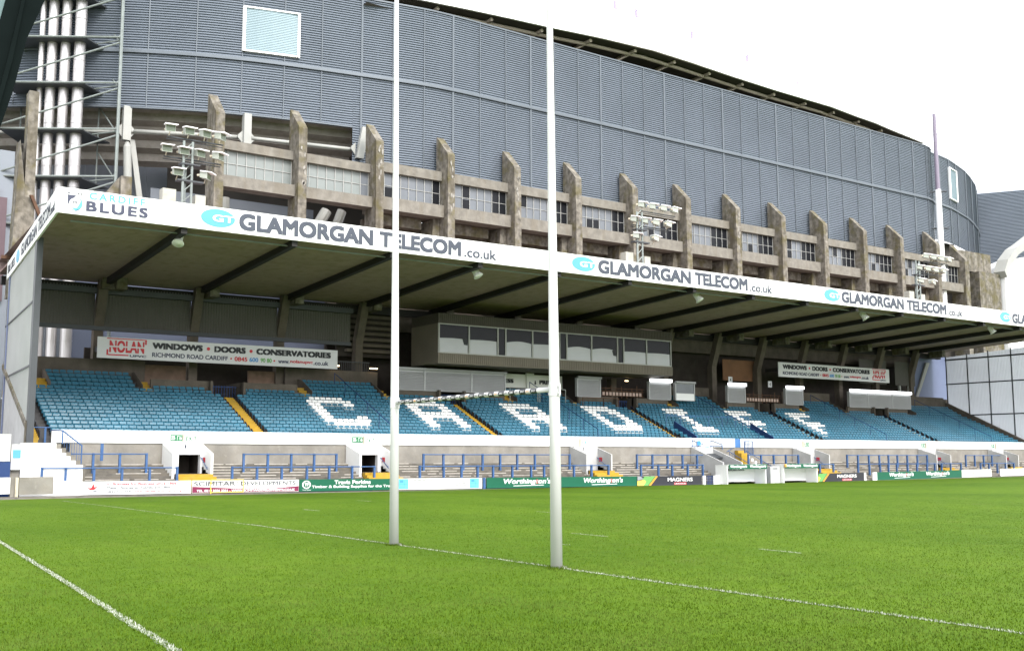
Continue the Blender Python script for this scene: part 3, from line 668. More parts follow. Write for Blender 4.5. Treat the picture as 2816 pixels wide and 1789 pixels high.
# white notice boards reading PRESS below the box
b = MB(); b.box(34.8, 37.6, 53.0, 53.06, 7.05, 8.1); b.box(38.2, 41.2, 53.0, 53.06, 7.05, 8.1); b.box(37.55, 38.25, 52.8, 53.0, 6.4, 8.2)
PN = b.build('press_panel', 'board_offwhite', GS)
for xx in (34.9, 38.9): ftext('PRESS', PN, 'ink_black', xx, xx+1.5, 7.4, 7.72, 53.0, bold=.06)
ftext('&', PN, 'ink_black', 38.28, 38.45, 7.35, 7.65, 52.8, bold=.03)

# ---------------------------------------------------------------- seats
def seat_mb():
    b = MB(); b.cur = 0
    prof = [(-.15, .475), (.15, .475), (.172, .505), (.172, .57), (.16, .61), (.115, .632), (-.115, .632), (-.16, .61), (-.172, .57), (-.172, .505)]
    k = len(b.v)
    for dy in (0, .04):
        for x, z in prof: b.v.append((x, .34+dy+(z-.455)*.38-.02*(x/.178)**2, z))
    n = len(prof)
    b.f.append(tuple(range(n))); b.f.append(tuple(range(2*n-1, n-1, -1))); b.m += [0, 0]
    for i in range(n): j = (i+1) % n; b.f.append((i, n+i, n+j, j)); b.m.append(0)
    b.prism([(-.165, .24, .425), (-.165, .28, .2), (-.165, .315, .21), (-.165, .285, .435)], (.33, 0, 0))       # tipped-up pan
    b.cur = 1; b.box(-.03, .03, .33, .44, .0, .34); b.box(-.195, -.185, .28, .42, .12, .34)
    return b
def make_letters():
    P = {'C': ['.XXXXXX.', 'XXXXXXXX', 'XX....XX', 'XX......', 'XX......', 'XX......', 'XX....XX', 'XXXXXXXX', '.XXXXXX.'],
         'A': ['.XXXXXX.', 'XXXXXXXX', 'XX....XX', 'XX....XX', 'XXXXXXXX', 'XXXXXXXX', 'XX....XX', 'XX....XX', 'XX....XX'],
         'R': ['XXXXXXX.', 'XXXXXXXX', 'XX....XX', 'XX....XX', 'XXXXXXXX', 'XXXXXXX.', 'XX...XX.', 'XX....XX', 'XX....XX'],
         'D': ['XXXXXXX.', 'XXXXXXXX', 'XX...XXX', 'XX....XX', 'XX....XX', 'XX....XX', 'XX...XXX', 'XXXXXXXX', 'XXXXXXX.'],
         'I': ['XXXXXX', 'XXXXXX', '..XX..', '..XX..', '..XX..', '..XX..', '..XX..', 'XXXXXX', 'XXXXXX'],
         'F': ['XXXXXXX', 'XXXXXXX', 'XX.....', 'XX.....', 'XXXXXX.', 'XXXXXX.', 'XX.....', 'XX.....', 'XX.....']}
    out = []
    for ch, x in zip('CARDIFF', (17.6, 25.2, 33.15, 40.95, 49.4, 56.8, 64.8)): out.append((x, P[ch]))
    return out
LET = make_letters(); PIT = .405
def is_white(x, j):
    if not 3 <= j <= 11: return False
    for x0, p in LET:
        c = math.floor((x-x0)/PIT+.5)
        row = p[11-j]
        if 0 <= c < len(row) and row[c] == 'X': return True
    return False
seats = []
edges = [.55]+AC+[94.6]
for j in range(13):
    for a, e in zip(edges[:-1], edges[1:]):
        n = int((e-a-.9)/PIT); s0 = a+.45+((e-a-.9)-n*PIT)/2+PIT/2
        for q in range(n):
            x = s0+PIT*q
            if j == 12 and any(abs(x-c-.1) < 1.2 for c in AC): continue
            if j < 4 and (46.4 < x < 46.9 and j < 3): continue
            seats.append((x, ROW_Y+ROW_D*j, ROW_Z+ROW_H*j, is_white(x, j)))
for c in AC:
    for (a, e) in ((c-4.5, c-.95), (c+1.15, c+4.9)):
        n = int((e-a)/PIT)
        for q in range(n): seats.append((a+PIT*(q+.5), ROW_Y+ROW_D*13-.02, ROW_Z+ROW_H*13, False))
for (a, e) in UP:
    for j in range(13, 17):
        n = int((e-a)/PIT)
        for q in range(n): seats.append((a+PIT*(q+.5), ROW_Y+ROW_D*j, ROW_Z+ROW_H*j+.05*(j-12), False))
seats.sort(key=lambda s: (s[0]+10.9)**2+(s[1]+14.4)**2)
sm = seat_mb()
first = sm.build('seat', ['seat_blue', 'seat_bracket'], None, tilt=False)
for i, (x, y, z, w) in enumerate(seats[:300]):
    o = first if i == 0 else first.copy()
    if i: COL.objects.link(o)
    o.location = (x, y, tz(x, z)); tag(o, 'blue plastic tip-up seat in the nearest block, left of the first yellow aisle', 'seat', 'blue seats of the nearest block')
    o.rotation_euler = (random.uniform(-.03, .03), 0, random.uniform(-.02, .02))
V0 = np.array(sm.v); F0 = sm.f; M0 = sm.m
allv = []; allf = []; allm = []
for i, (x, y, z, w) in enumerate(seats[300:]):
    k = len(V0)*i; an = random.uniform(-.03, .03)
    v = V0.copy(); v[:, 1] += (v[:, 2]-.3)*an; v += np.array([x, y, tz(x, z)])
    allv.append(v); allf += [tuple(k+q for q in f) for f in F0]; allm += [(2 if (w and m == 0) else m) for m in M0]
me = bpy.data.meshes.new('stadium_seats'); me.from_pydata(np.concatenate(allv).tolist(), [], allf)
for m in ('seat_blue', 'seat_bracket', 'seat_white'): me.materials.append(MAT[m])
me.polygons.foreach_set('material_index', allm); me.update()
o = bpy.data.objects.new('stadium_seats', me); COL.objects.link(o); o['kind'] = 'stuff'; o['category'] = 'seats'; o['label'] = 'rows of blue seats with white seats spelling CARDIFF'

b = MB()
for c in [.05]+AC:
    for j in range(13):
        y = ROW_Y+ROW_D*j; z = ROW_Z+ROW_H*j
        for x in ((c+.43,) if c < 1 else (c-.46, c+.43)): b.prism([(x, y+.12, z+.02), (x, y+.46, z+.02), (x, y+.50, z+.57), (x, y+.30, z+.50), (x, y+.14, z+.36)], (.035, 0, 0))
b.build('row_end_frame', 'seat_bracket', GS)['kind'] = 'stuff'

# navy side panels of the directors' box, block handrails
for x, nm in ((47.3, 'dark blue sloping panel among the seats above the tunnel'), (56.0, 'dark blue sloping panel among the seats above the second dugout')):
    b = MB(); b.prism([(x, 44.15, 2.9), (x, 46.6, 4.0), (x, 46.6, 4.55), (x, 44.15, 3.35)], (.08, 0, 0)); tag(b.build('side_panel', 'navy_panel'), nm, 'panel')
b = MB(); b.path([(46.6, 46.7, 4.95), (55.9, 46.7, 4.95)], .025)
for i in range(7): b.tube((46.6+1.55*i, 46.7, 3.8), (46.6+1.55*i, 46.7, 4.95), .022)
tag(b.build('box_railing', 'barrier_blue'), 'thin blue railing across the seats above the players tunnel', 'railing')
for k, c in enumerate(AC):
    x = c+8.35; b = MB()
    b.path([(x, 44.3, 3.75), (x, 52.6, 7.5)], .028, 6)
    for t in range(6): yy = 44.3+8.3*t/5; zz = 3.75+3.75*t/5; b.tube((x, yy, zz-.95), (x, yy, zz), .024, 6)
    tag(b.build('seat_handrail', 'navy_panel'), ['dark blue handrail running down the seats beside the white letter C', 'dark blue handrail running down the seats beside the white letter R', 'dark blue handrail running down the seats beside the white letter I',
        'dark blue handrail running down the seats right of the last white F', 'dark blue handrail in the far right block of seats'][k], 'handrail', 'handrails down the seat blocks')
b = MB(); b.path([(-.32, 43.95, 3.3), (.92, 43.95, 3.3)], .03); b.box(-.36, -.1, 43.93, 43.99, 2.5, 3.3); b.box(.62, .72, 43.92, 44.0, 2.5, 3.3); b.tube((-.32, 43.95, 2.5), (-.32, 43.95, 3.3), .03)
tag(b.build('stair_gate', 'barrier_blue'), 'blue gate at the foot of the leftmost yellow stair', 'gate')
b = MB()
for (p, q) in (((1.05, 41.75, 3.1), (2.0, 41.75, 2.35)), ((1.05, 41.75, 2.45), (1.05, 41.75, 3.1)), ((1.98, 41.75, 1.3), (1.98, 41.75, 2.38)), ((1.05, 41.75, 3.1), (.8, 43.3, 3.15))): b.tube(p, q, .035)
for i in range(7): b.tube((1.15+.12*i, 41.75, 3.02-.095*i), (1.15+.12*i, 41.75, 2.3-.14*i), .012)
tag(b.build('stair_railing', 'barrier_blue'), 'blue sloping railing on the white stair at the left end', 'railing')
b = MB(); b.box(3.25, 3.4, 43.2, 43.25, 1.6, 2.5); tag(b.build('blue_post', 'barrier_blue'), 'short blue flat post against the terrace wall left of the first exit', 'post')

# ---------------------------------------------------------------- terrace crush barriers
UPB = [[-.01, 1.29, 2.62, 3.93, 5.28], [10.54, 11.94, 13.33, 14.73, 16.12], [21.95, 23.37, 24.83, 26.28, 27.63, 28.97, 30.39, 31.85, 33.29], [39.31, 40.78, 42.25, 43.73, 45.2, 46.2], [50.67, 52.1, 53.53, 54.95, 56.42],
       [62.52, 63.94, 65.4, 66.82, 68.09, 69.35, 70.76, 72.23, 73.67], [79.66, 81.11, 82.58, 83.97, 85.39]]
LOB = [[.22, 1.33, 2.69, 4.07, 5.47, 6.9], [9.91, 11.33, 12.78, 14.3, 15.68, 17.14, 18.59], [21.7, 23.4, 24.7, 25.9, 27.08, 28.58, 30.08, 31.14, 32.4, 33.65, 35.17, 36.68], [39.67, 41.33, 42.69, 44.23, 45.76],
       [59.03, 60.7], [63.92, 65.43, 66.89, 68.04, 69.21, 70.74, 72.12, 73.61, 74.77, 75.82, 77.2, 78.83], [82.01, 83.4, 84.8, 86.23, 87.68]]
WHERE = ['left of the first exit', 'between the first two exits', 'behind the white and green boards in the middle', 'left of the players tunnel', 'behind the second dugout', 'in the long run right of the dugouts', 'at the far right end']
for rows, y, top, bot, nm in ((UPB, 42.7, 1.97, .95, 'upper'), (LOB, 41.25, 1.27, .3, 'lower')):
    for k, xs in enumerate(rows):
        sc = (y+14.37)/(42+14.37); X = [-10.93+(x+10.93)*sc for x in xs]
        t = thing('crush_barrier', f'blue {nm} crush barrier on the terrace {WHERE[k]}', 'barrier', (X[0], y, bot), 'crush barriers on the terrace')
        for x in X:
            MB().box(x-.055, x+.055, y-.035, y+.10, bot, top+.03).build('post', 'barrier_blue', t)
        MB().tube((X[0], y-.05, top-.02), (X[-1], y-.05, top-.02), .032, 8).build('rail', 'barrier_blue', t)

# ---------------------------------------------------------------- exit signs
SG = [(7.05, 7.69, 7.71, 7.85, 7.91, 8.51, '1'), (18.01, 18.72, 18.75, 18.88, 18.98, 19.55, '2'), (0, 0, 35.58, 35.72, 35.86, 36.6, '3'), (59.4, 60.05, 59.15, 59.3, 58.4, 59.05, ''), (75.6, 76.15, 76.2, 76.32, 76.4, 77.0, ''), (87.05, 87.6, 87.7, 87.82, 87.9, 88.45, '')]
for k, (g0, g1, c0, c1, e0, e1, num) in enumerate(SG):
    t = thing('exit_sign', ['exit sign with green panel over the first exit from the left', 'exit sign with green panel over the second exit numbered 2', 'faded exit lettering over the exit right of the near goal post', 'exit sign above the exit behind the second dugout', 'exit sign above the exit behind the far green board', 'exit sign above the last exit on the right'][k], 'sign', ((c0+c1)/2, 43.85, 2.5), 'exit signs on the white wall')
    MB().box(c0, c1, 43.74, 43.857, 2.53, 3.06).build('lamp_box', 'sign_cream', t)
    if g1:
        p = MB().box(g0, g1, 43.835, 43.857, 2.66, 3.0).build('green_panel', 'sign_green', t)
        ftext('FIRE\nEXIT', p, 'ink_white', g0+.05, g0+(g1-g0)*.42, 2.72, 2.94, 43.834, bold=.03, depth=.006)
        b = MB(); m_ = g0+(g1-g0)*.56; w = (g1-g0)
        b.box(m_, m_+.02, 43.825, 43.834, 2.72, 2.94); b.box(m_, m_+w*.2, 43.825, 43.834, 2.92, 2.94); b.box(m_+w*.18, m_+w*.2, 43.825, 43.834, 2.72, 2.94)
        b.prism([(m_+w*.3, 43.834, 2.94), (m_+w*.34, 43.834, 2.94), (m_+w*.34, 43.834, 2.82), (m_+w*.41, 43.834, 2.82), (m_+w*.32, 43.834, 2.71), (m_+w*.24, 43.834, 2.82), (m_+w*.3, 43.834, 2.82)], (0, -.008, 0))
        b.build('arrow', 'ink_white', p)
    ftext('EXIT', t, 'ink_green' if k < 2 else 'ink_aqua', e0, e1, 2.68, 2.90, 43.858, depth=.004, space=1.2, bold=.03)
    if num: ftext(num, t, 'ink_grey', (c0+c1)/2-.05, (c0+c1)/2+.06, 2.26, 2.46, 43.499, depth=.004, bold=.012)

# ---------------------------------------------------------------- advertising boards along the pitch
def hb(x): return -.02-.0072*min(x, 45)+.004*max(0, x-62)
HY = 40.0
def slab(x0, x1, y0, y1, lo=0, hi=.64):
    return MB().hexa([(x0, y0, hb(x0)+lo), (x1, y0, hb(x1)+lo), (x1, y1, hb(x1)+lo), (x0, y1, hb(x0)+lo), (x0, y0, hb(x0)+hi), (x1, y0, hb(x1)+hi), (x1, y1, hb(x1)+hi), (x0, y1, hb(x0)+hi)])
def board(x0, x1, m, label):
    t = thing('advertising_board', label, 'advertising board', ((x0+x1)/2, HY, hb((x0+x1)/2)), 'boards round the pitch', tilt=False)
    slab(x0, x1, HY, HY+.07).build('panel', m, t, tilt=False)
    return t
def btext(t, body, m, x0, x1, z0, z1, y=HY, **k):
    return text(body, t, 'lettering', m, (x0, y, hb(x0)+z0), (x1-x0, 0, hb(x1)-hb(x0)), (0, 0, z1-z0), (0, -1, 0), tilt=False, depth=k.pop('depth', .008), **k)
kb = MB(); kb.hexa([(-3, 39.8, -.45), (96, 39.8, -.55), (96, 40.3, -.55), (-3, 40.3, -.45), (-3, 39.8, -.06), (45, 39.8, -.345), (45, 40.3, -.345), (-3, 40.3, -.06)])
kb = MB()
for a, e in ((-3, 20), (20, 45), (45, 96)): kb.hexa([(a, 39.85, -.7), (e, 39.85, -.7), (e, 40.35, -.7), (a, 40.35, -.7), (a, 39.85, hb(a)-.04), (e, 39.85, hb(e)-.04), (e, 40.35, hb(e)-.04), (a, 40.35, hb(a)-.04)])
o = kb.build('kerb', 'terrace_concrete', tilt=False); struct(o)
t = board(1.5, 7.0, 'board_white', 'white advertising board with red and grey text, leftmost of the row')
btext(t, 'In Business for Business since 1866', 'ink_pink', 2.85, 6.25, .45, .59, bold=.02); btext(t, 'Mewn Busnes er Fusnes ers 1866', 'ink_pale_grey', 2.85, 5.95, .26, .40, bold=.02)
btext(t, '0845 330 0440', 'ink_pale_grey', 2.85, 4.05, .08, .19, bold=.02); btext(t, 'www.chamberofcommerce.org.uk', 'ink_pink', 4.15, 6.75, .08, .19, bold=.02)
q = MB(); z = hb(2)
q.prism([(1.9, HY-.001, z+.34), (2.1, HY-.001, z+.33), (2.2, HY-.001, z+.55), (2.25, HY-.001, z+.36), (2.42, HY-.001, z+.42), (2.25, HY-.001, z+.24), (2.08, HY-.001, z+.22)], (0, -.008, 0)); q.build('emblem', 'ink_red', t, tilt=False)
q = MB(); q.prism([(2.1, HY-.001, z+.2), (2.3, HY-.001, z+.13), (2.45, HY-.001, z+.16), (2.3, HY-.001, z+.19)], (0, -.008, 0)); q.build('emblem', 'ink_navy', t, tilt=False)
btext(t, 'The Chamber of Commerce', 'ink_grey', 1.7, 2.6, .05, .10)
t = board(7.06, 12.93, 'board_offwhite', 'white advertising board with grey SCIMITAR DEVELOPMENTS lettering over a maroon band')
q = MB(); q.prism([(7.07, HY-.001, hb(7.07)+.02), (12.92, HY-.001, hb(12.9)+.02), (12.92, HY-.001, hb(12.9)+.30), (11.5, HY-.001, hb(11.5)+.19), (9.5, HY-.001, hb(9.5)+.21), (7.07, HY-.001, hb(7.07)+.33)], (0, -.006, 0)); q.build('maroon_band', 'board_maroon', t, tilt=False)
btext(t, 'SCIMITAR', 'ink_pale_grey', 7.15, 9.35, .36, .58, bold=.02); btext(t, 'DEVELOPMENTS', 'ink_pale_grey', 9.65, 12.75, .36, .58, bold=.02); btext(t, ')', 'ink_pale_grey', 9.42, 9.5, .3, .58)
btext(t, 'TEL. 0219 2036 2221 - WWW.SCIMITARDEVELOPMENTS.CO.UK', 'ink_white', 7.3, 12.7, .05, .17, y=HY-.007, bold=.016)
b = MB()
b.tube((8.0, 39.88, hb(8)-.04), (8.0, 39.88, hb(8)+.66), .03); b.path([(8.0, 39.88, hb(8)+.66), (9.75, 39.88, hb(9.75)+.66), (9.75, 39.88, hb(9.75)+.03), (8.0, 39.88, hb(8)+.03)], .025); tag(b.build('yellow_frame', 'swoosh_yellow', tilt=False), 'thin yellow frame standing before the SCIMITAR board', 'frame')
t = board(12.97, 18.99, 'board_green', 'green board with white Travis Perkins lettering behind the far goal post')
btext(t, 'Travis Perkins', 'ink_white', 15.05, 17.3, .37, .58, bold=.02); btext(t, 'Timber & Building Supplies for the Trade', 'ink_white', 13.7, 18.85, .13, .31, bold=.015)
q = MB(); zc = hb(13.4)+.36; q.prism([(13.38+.25*math.cos(a*.3142), HY-.001, zc+.22*math.sin(a*.3142)) for a in range(20)], (0, -.006, 0)); lo = q.build('emblem', 'ink_white', t, tilt=False)
q = MB(); q.prism([(13.38+.19*math.cos(a*.3142), HY-.008, zc+.165*math.sin(a*.3142)) for a in range(20)], (0, -.004, 0)); q.build('emblem_field', 'board_green', lo, tilt=False)
text('TP', lo, 'lettering', 'ink_white', (13.26, HY-.012, zc-.08), (.25, 0, 0), (0, 0, .16), (0, -1, 0), tilt=False, depth=.004, bold=.03)
btext(t, 'Travis Perkins', 'ink_white', 13.15, 13.65, .05, .1)
t = board(19.04, 24.9, 'board_offwhite', 'off-white board of faint text with two pale blue panels')
for a, e in ((19.08, 19.76), (24.0, 24.68)):
    q = MB(); q.hexa([(a, HY-.006, hb(a)+.03), (e, HY-.006, hb(e)+.03), (e, HY-.001, hb(e)+.03), (a, HY-.001, hb(a)+.03), (a, HY-.006, hb(a)+.62), (e, HY-.006, hb(e)+.62), (e, HY-.001, hb(e)+.62), (a, HY-.001, hb(a)+.62)]); cp_ = q.build('blue_panel', 'board_cyan', t, tilt=False)
    q = MB(); q.box(a+.12, a+.34, HY-.012, HY-.0065, hb(a)+.40, hb(a)+.55); q.box(a+.08, e-.1, HY-.01, HY-.0065, hb(a)+.3, hb(a)+.32); q.box(a+.4, a+.42, HY-.01, HY-.0065, hb(a)+.08, hb(a)+.5); q.box(a+.08, a+.4, HY-.01, HY-.0065, hb(a)+.12, hb(a)+.14); q.build('drawing', 'ink_blue', cp_, tilt=False)
for i, (a, e) in enumerate(((20.1, 22.6), (20.3, 22.4), (20.5, 22.2), (20.3, 22.3))):
    q = MB(); z = .52-.11*i
    x = a
    while x < e: w = random.uniform(.1, .3); q.hexa([(x, HY-.004, hb(x)+z), (x+w, HY-.004, hb(x)+z), (x+w, HY-.0005, hb(x)+z), (x, HY-.0005, hb(x)+z)]+[(x, HY-.004, hb(x)+z+.045), (x+w, HY-.004, hb(x)+z+.045), (x+w, HY-.0005, hb(x)+z+.045), (x, HY-.0005, hb(x)+z+.045)]); x += w+.07
    x = 22.95
    while x < 23.8: w = random.uniform(.1, .3); q.box(x, min(23.85, x+w), HY-.004, HY-.0005, hb(x)+z, hb(x)+z+.045); x += w+.07
    q.build('faint_text', 'ink_pale_grey', t, tilt=False)
b = MB(); b.box(24.98, 25.15, 39.98, 40.1, hb(25)-.02, hb(25)+.64); tag(b.build('blue_post', 'barrier_blue', tilt=False), 'blue post between the off-white board and the long green board', 'post')
def worth(t, x0, x1, z0=.16, z1=.58):
    w = x1-x0
    btext(t, "Worthington's", 'ink_white', x0, x1, z0, z1, bold=.018, shear=.18)
    btext(t, 't', 'ink_red', x0+w*.675, x0+w*.725, z0+.10, z1-.04, y=HY-.014, shear=.1)
    q = MB(); a = x0+w*.2; e = x0+w*.85; q.prism([(a, HY-.001, hb(a)+z0-.05), (e, HY-.001, hb(e)+z0-.02), (e, HY-.001, hb(e)+z0+.01), (a, HY-.001, hb(a)+z0-.02)], (0, -.006, 0)); q.build('flourish', 'ink_white', t, tilt=False)
t = board(25.24, 37.46, 'board_green', "long green board with two white Worthington's names behind the near goal post")
worth(t, 26.5, 30.15); worth(t, 32.85, 36.2)
def magners(x0, x1, label):
    t = board(x0, x1, 'board_black', label); w = x1-x0
    for m, pts in (('swoosh_green', [(0, 0), (.16, 0), (.27, 1), (.11, 1), (.06, .5)]), ('swoosh_yellow', [(0, .0), (.09, 0), (.13, .45), (.10, .62), (.0, .5)]), ('swoosh_orange', [(.17, 0), (.20, 0), (.31, 1), (.28, 1)])):
        q = MB(); q.prism([(x0+u*w, HY-(.001 if m != 'swoosh_yellow' else .008), hb(x0+u*w)+.01+v*.62) for u, v in pts], (0, -.006, 0)); q.build('swoosh', m, t, tilt=False)
    q = MB(); q.prism([(x0+.002, HY-.015, hb(x0)+.35), (x0+.09*w, HY-.015, hb(x0)+.45), (x0+.05*w, HY-.015, hb(x0)+.63), (x0+.002, HY-.015, hb(x0)+.63)], (0, -.004, 0)); q.build('grey_corner', 'grey_steel', t, tilt=False)
    btext(t, 'MAGNERS', 'ink_white', x0+.46*w, x0+.85*w, .27, .52, bold=.01)
    a, e = x0+.56*w, x0+.75*w
    q = MB(); q.hexa([(a, HY-.006, hb(a)+.04), (e, HY-.006, hb(e)+.04), (e, HY-.001, hb(e)+.04), (a, HY-.001, hb(a)+.04), (a, HY-.006, hb(a)+.19), (e, HY-.006, hb(e)+.19), (e, HY-.001, hb(e)+.19), (a, HY-.001, hb(a)+.19)]); rd = q.build('red_label', 'ink_red', t, tilt=False)
    btext(rd, 'LEAGUE', 'ink_white', a+.05, e-.05, .075, .155, y=HY-.007, depth=.004)
magners(37.5, 43.6, 'black MAGNERS board with green and yellow swoosh left of the first dugout')
magners(55.72, 61.9, 'black MAGNERS board with green and yellow swoosh right of the second dugout')
t = board(63.62, 75.65, 'board_green', "green board with two white Worthington's names at the far right"); worth(t, 65.3, 68.6); worth(t, 70.4, 73.8)
t = board(75.7, 80.35, 'board_offwhite', 'pale board with faint green lettering right of the far green board')
btext(t, 'LINERS', 'swoosh_green', 76.2, 77.9, .2, .45); btext(t, 'LINERS', 'swoosh_green', 78.4, 80.0, .2, .45)
board(81.85, 86.5, 'board_white', 'plain white board at the far right edge')
for x0, x1, lab in ((43.75, 43.95, 'slim white flag post leaning beside the first black board'), (61.95, 62.15, 'white post beside the second black board'), (63.1, 63.58, 'white padded post at the left end of the far green board')):
    slab(x0, x1, 39.96, 40.1).build('white_post', 'board_white', tilt=False); o = COL.objects[-1]; tag(o, lab, 'post')
# gates in the fence line
def bars(x0, x1, m, step, label, name='gate', mesh=False, y=40.02, hi=.64):
    b = MB(); x = x0
    while x <= x1+.001: b.box(x-.018, x+.018, y, y+.03, hb(x)-.02, hb(x)+hi); x += step
    for h in ((.02, hi-.03) if not mesh else np.arange(.02, hi, .14)): b.hexa([(x0, y-.01, hb(x0)+h), (x1, y-.01, hb(x1)+h), (x1, y+.035, hb(x1)+h), (x0, y+.035, hb(x0)+h), (x0, y-.01, hb(x0)+h+.03), (x1, y-.01, hb(x1)+h+.03), (x1, y+.035, hb(x1)+h+.03), (x0, y+.035, hb(x0)+h+.03)])
    return tag(b.build(name, m, tilt=False), label, 'gate')
bars(44.15, 44.75, 'navy_panel', .15, 'dark mesh gate beside the first black board', mesh=True)
bars(44.82, 45.45, 'white_paint', .09, 'pale barred gate left of the first dugout')
bars(49.75, 50.3, 'navy_panel', .11, 'dark blue mesh gate between the two dugouts', mesh=True, hi=1.15)
g_ = MB(); x = .37
while x < 1.2: g_.box(x, x+.05, 40.0, 40.05, 0, .62); g_.box(x+.05, x+.1, 40.02, 40.05, 0, .62); x += .1
tag(g_.build('sheet_gate', 'white_paint', tilt=False), 'white corrugated gate between the concrete block and the first board', 'gate')
b = MB(); b.box(1.22, 1.46, 40.06, 40.15, 0, .62); b.box(.36, 1.5, 40.1, 40.14, .62, .66); tag(b.build('fence_piece', 'grey_render', tilt=False), 'short grey fence piece beside the white corrugated gate', 'fence')
b = MB(); b.box(-1.17, .34, 39.9, 40.4, .05, .86); tag(b.build('concrete_wall', 'wall_concrete', tilt=False), 'low grey concrete wall at the left end of the touchline', 'wall')
for i, x in enumerate((-.45, -.3, -.15, .0)):
    pass
b = MB(); b.box(-2.6, -1.55, 39.9, 40.2, .1, .85); tag(b.build('white_board', 'board_white', tilt=False), 'blank white board at the bottom left edge', 'board')
b = MB(); b.box(-1.52, -1.36, 40.0, 40.3, -.1, .88); tag(b.build('grey_pillar', 'wall_concrete', tilt=False), 'grey pillar between the white board and the low concrete wall', 'pillar')
b = MB(); b.box(-1.33, -1.2, 39.85, 40.0, -.05, .85); b.box(-1.3, -1.22, 39.8, 39.85, -.05, .3); tag(b.build('flag_post', 'sign_cream', tilt=False), 'cream and black corner post beside the low concrete wall', 'post')
# hut at the left end
hut = thing('hut', 'white hut with dark blue lower panel at the left edge', 'hut', (-2, 41.2, 0), tilt=False)
MB().box(-3.2, -1.42, 41.0, 43.0, 1.6, 2.9).build('wall', 'grey_render', hut, tilt=False); MB().box(-3.2, -1.40, 40.98, 43.0, -.2, 1.58).build('lower_panel', 'navy_panel', hut, tilt=False)
MB().box(-1.36, -.92, 41.1, 42.5, 1.2, 2.4).build('side_bay', 'white_wall', hut, tilt=False); MB().box(-1.30, -.95, 41.07, 41.1, 1.75, 2.15).build('window', 'gt_blue', hut, tilt=False); MB().box(-1.36, -.95, 41.3, 42.4, -.2, 1.18).build('doorway', 'wall_concrete', hut, tilt=False)

# ---------------------------------------------------------------- dugouts
def dugout(x0, x1, label, side_text):
    zb0 = hb(x0)-.08
    t = thing('dugout', label, 'dugout', ((x0+x1)/2, 39.9, zb0), 'team dugouts', tilt=False)
    y0, y1, zt = 39.35, 40.5, zb0+1.48
    MB().box(x0, x1, y1-.08, y1, zb0+.06, zt-.1).build('back_panel', 'board_white', t, tilt=False)
    for x in (x0, x1-.07): MB().prism([(x, y0, zb0+.06), (x, y1-.082, zb0+.06), (x, y1-.082, zt-.02), (x, y0, zt-.02)], (.07, 0, 0)).build('side_panel', 'board_white', t, tilt=False)
    MB().box(x0, x1, y0-.02, y1, zb0-.02, zb0+.055).build('base', 'navy_panel', t, tilt=False)
    rf = MB().hexa([(x0-.02, y0-.1, zt-.018), (x1+.02, y0-.1, zt-.018), (x1+.02, y1, zt-.09), (x0-.02, y1, zt-.09), (x0-.02, y0-.1, zt+.03), (x1+.02, y0-.1, zt+.03), (x1+.02, y1, zt-.02), (x0-.02, y1, zt-.02)]).build('roof', 'dugout_roof', t, tilt=False)
    fs = MB().box(x0+.1, x1-.02, y0-.13, y0-.102, zt-.31, zt+.02).build('fascia', 'board_green', t, tilt=False)
    for a, e in ((x0+.22, x0+.47*(x1-x0)), (x0+.55*(x1-x0), x1-.15)):
        text("Worthington's", fs, 'lettering', 'ink_white', (a, y0-.132, zt-.26), (e-a, 0, 0), (0, 0, .24), (0, -1, 0), tilt=False, bold=.03, shear=.18, depth=.006)
    if side_text == 'web': text('cardiffblues.com', t, 'lettering', 'ink_grey', (x0+.3, y1-.085, zb0+1.02), (2.6, 0, 0), (0, 0, .16), (0, -1, 0), tilt=False, bold=.02, depth=.005)
    return t
dugout(45.5, 49.6, 'white dugout with green fascia below the players tunnel, dark web address on its back panel', 'web')
t = dugout(51.5, 55.4, 'white dugout with green fascia and a grey cabinet marked HOME on its left', '')
c_ = thing('cabinet', 'grey cabinet marked HOME beside the second dugout', 'cabinet', (50.9, 39.8, hb(51)-.05), tilt=False)
MB().box(50.35, 51.42, 39.6, 40.3, hb(51)-.02, hb(51)+1.24).build('body', 'plastic_grey', c_, tilt=False)
text('HOME', c_, 'lettering', 'ink_pale_grey', (50.62, 39.598, hb(51)+1.02), (.5, 0, 0), (0, 0, .10), (0, -1, 0), tilt=False, bold=.03, depth=.004)
MB().box(51.44, 51.6, 39.1, 39.2, hb(51)+1.2, hb(51)+1.42).build('orange_box', 'sign_orange', tilt=False); tag(COL.objects[-1], 'small orange box on the left corner of the second dugout', 'box')
for x0, x1, z0, z1, m, lab in ((46.95, 47.3, 2.66, 3.0, 'ink_blue', 'small blue notice behind the tunnel railing'), (47.75, 48.2, 2.1, 2.6, 'board_cyan', 'pale blue club notice hanging at the tunnel mouth')):
    MB().box(x0, x1, 43.70, 43.72, z0, z1).build('notice_board', m); tag(COL.objects[-1], lab, 'notice')
b = MB()
for x in np.arange(52.0, 53.0, .16): b.box(x-.015, x+.015, 43.6, 43.63, 1.95, 3.0)
b.box(51.98, 52.98, 43.59, 43.64, 2.97, 3.03); b.box(51.98, 52.03, 43.58, 43.65, 1.9, 3.03); b.box(52.93, 52.98, 43.58, 43.65, 1.9, 3.03)
tag(b.build('barred_gate', 'barrier_blue'), 'tall blue barred gate beside the blue door in the white wall', 'gate')

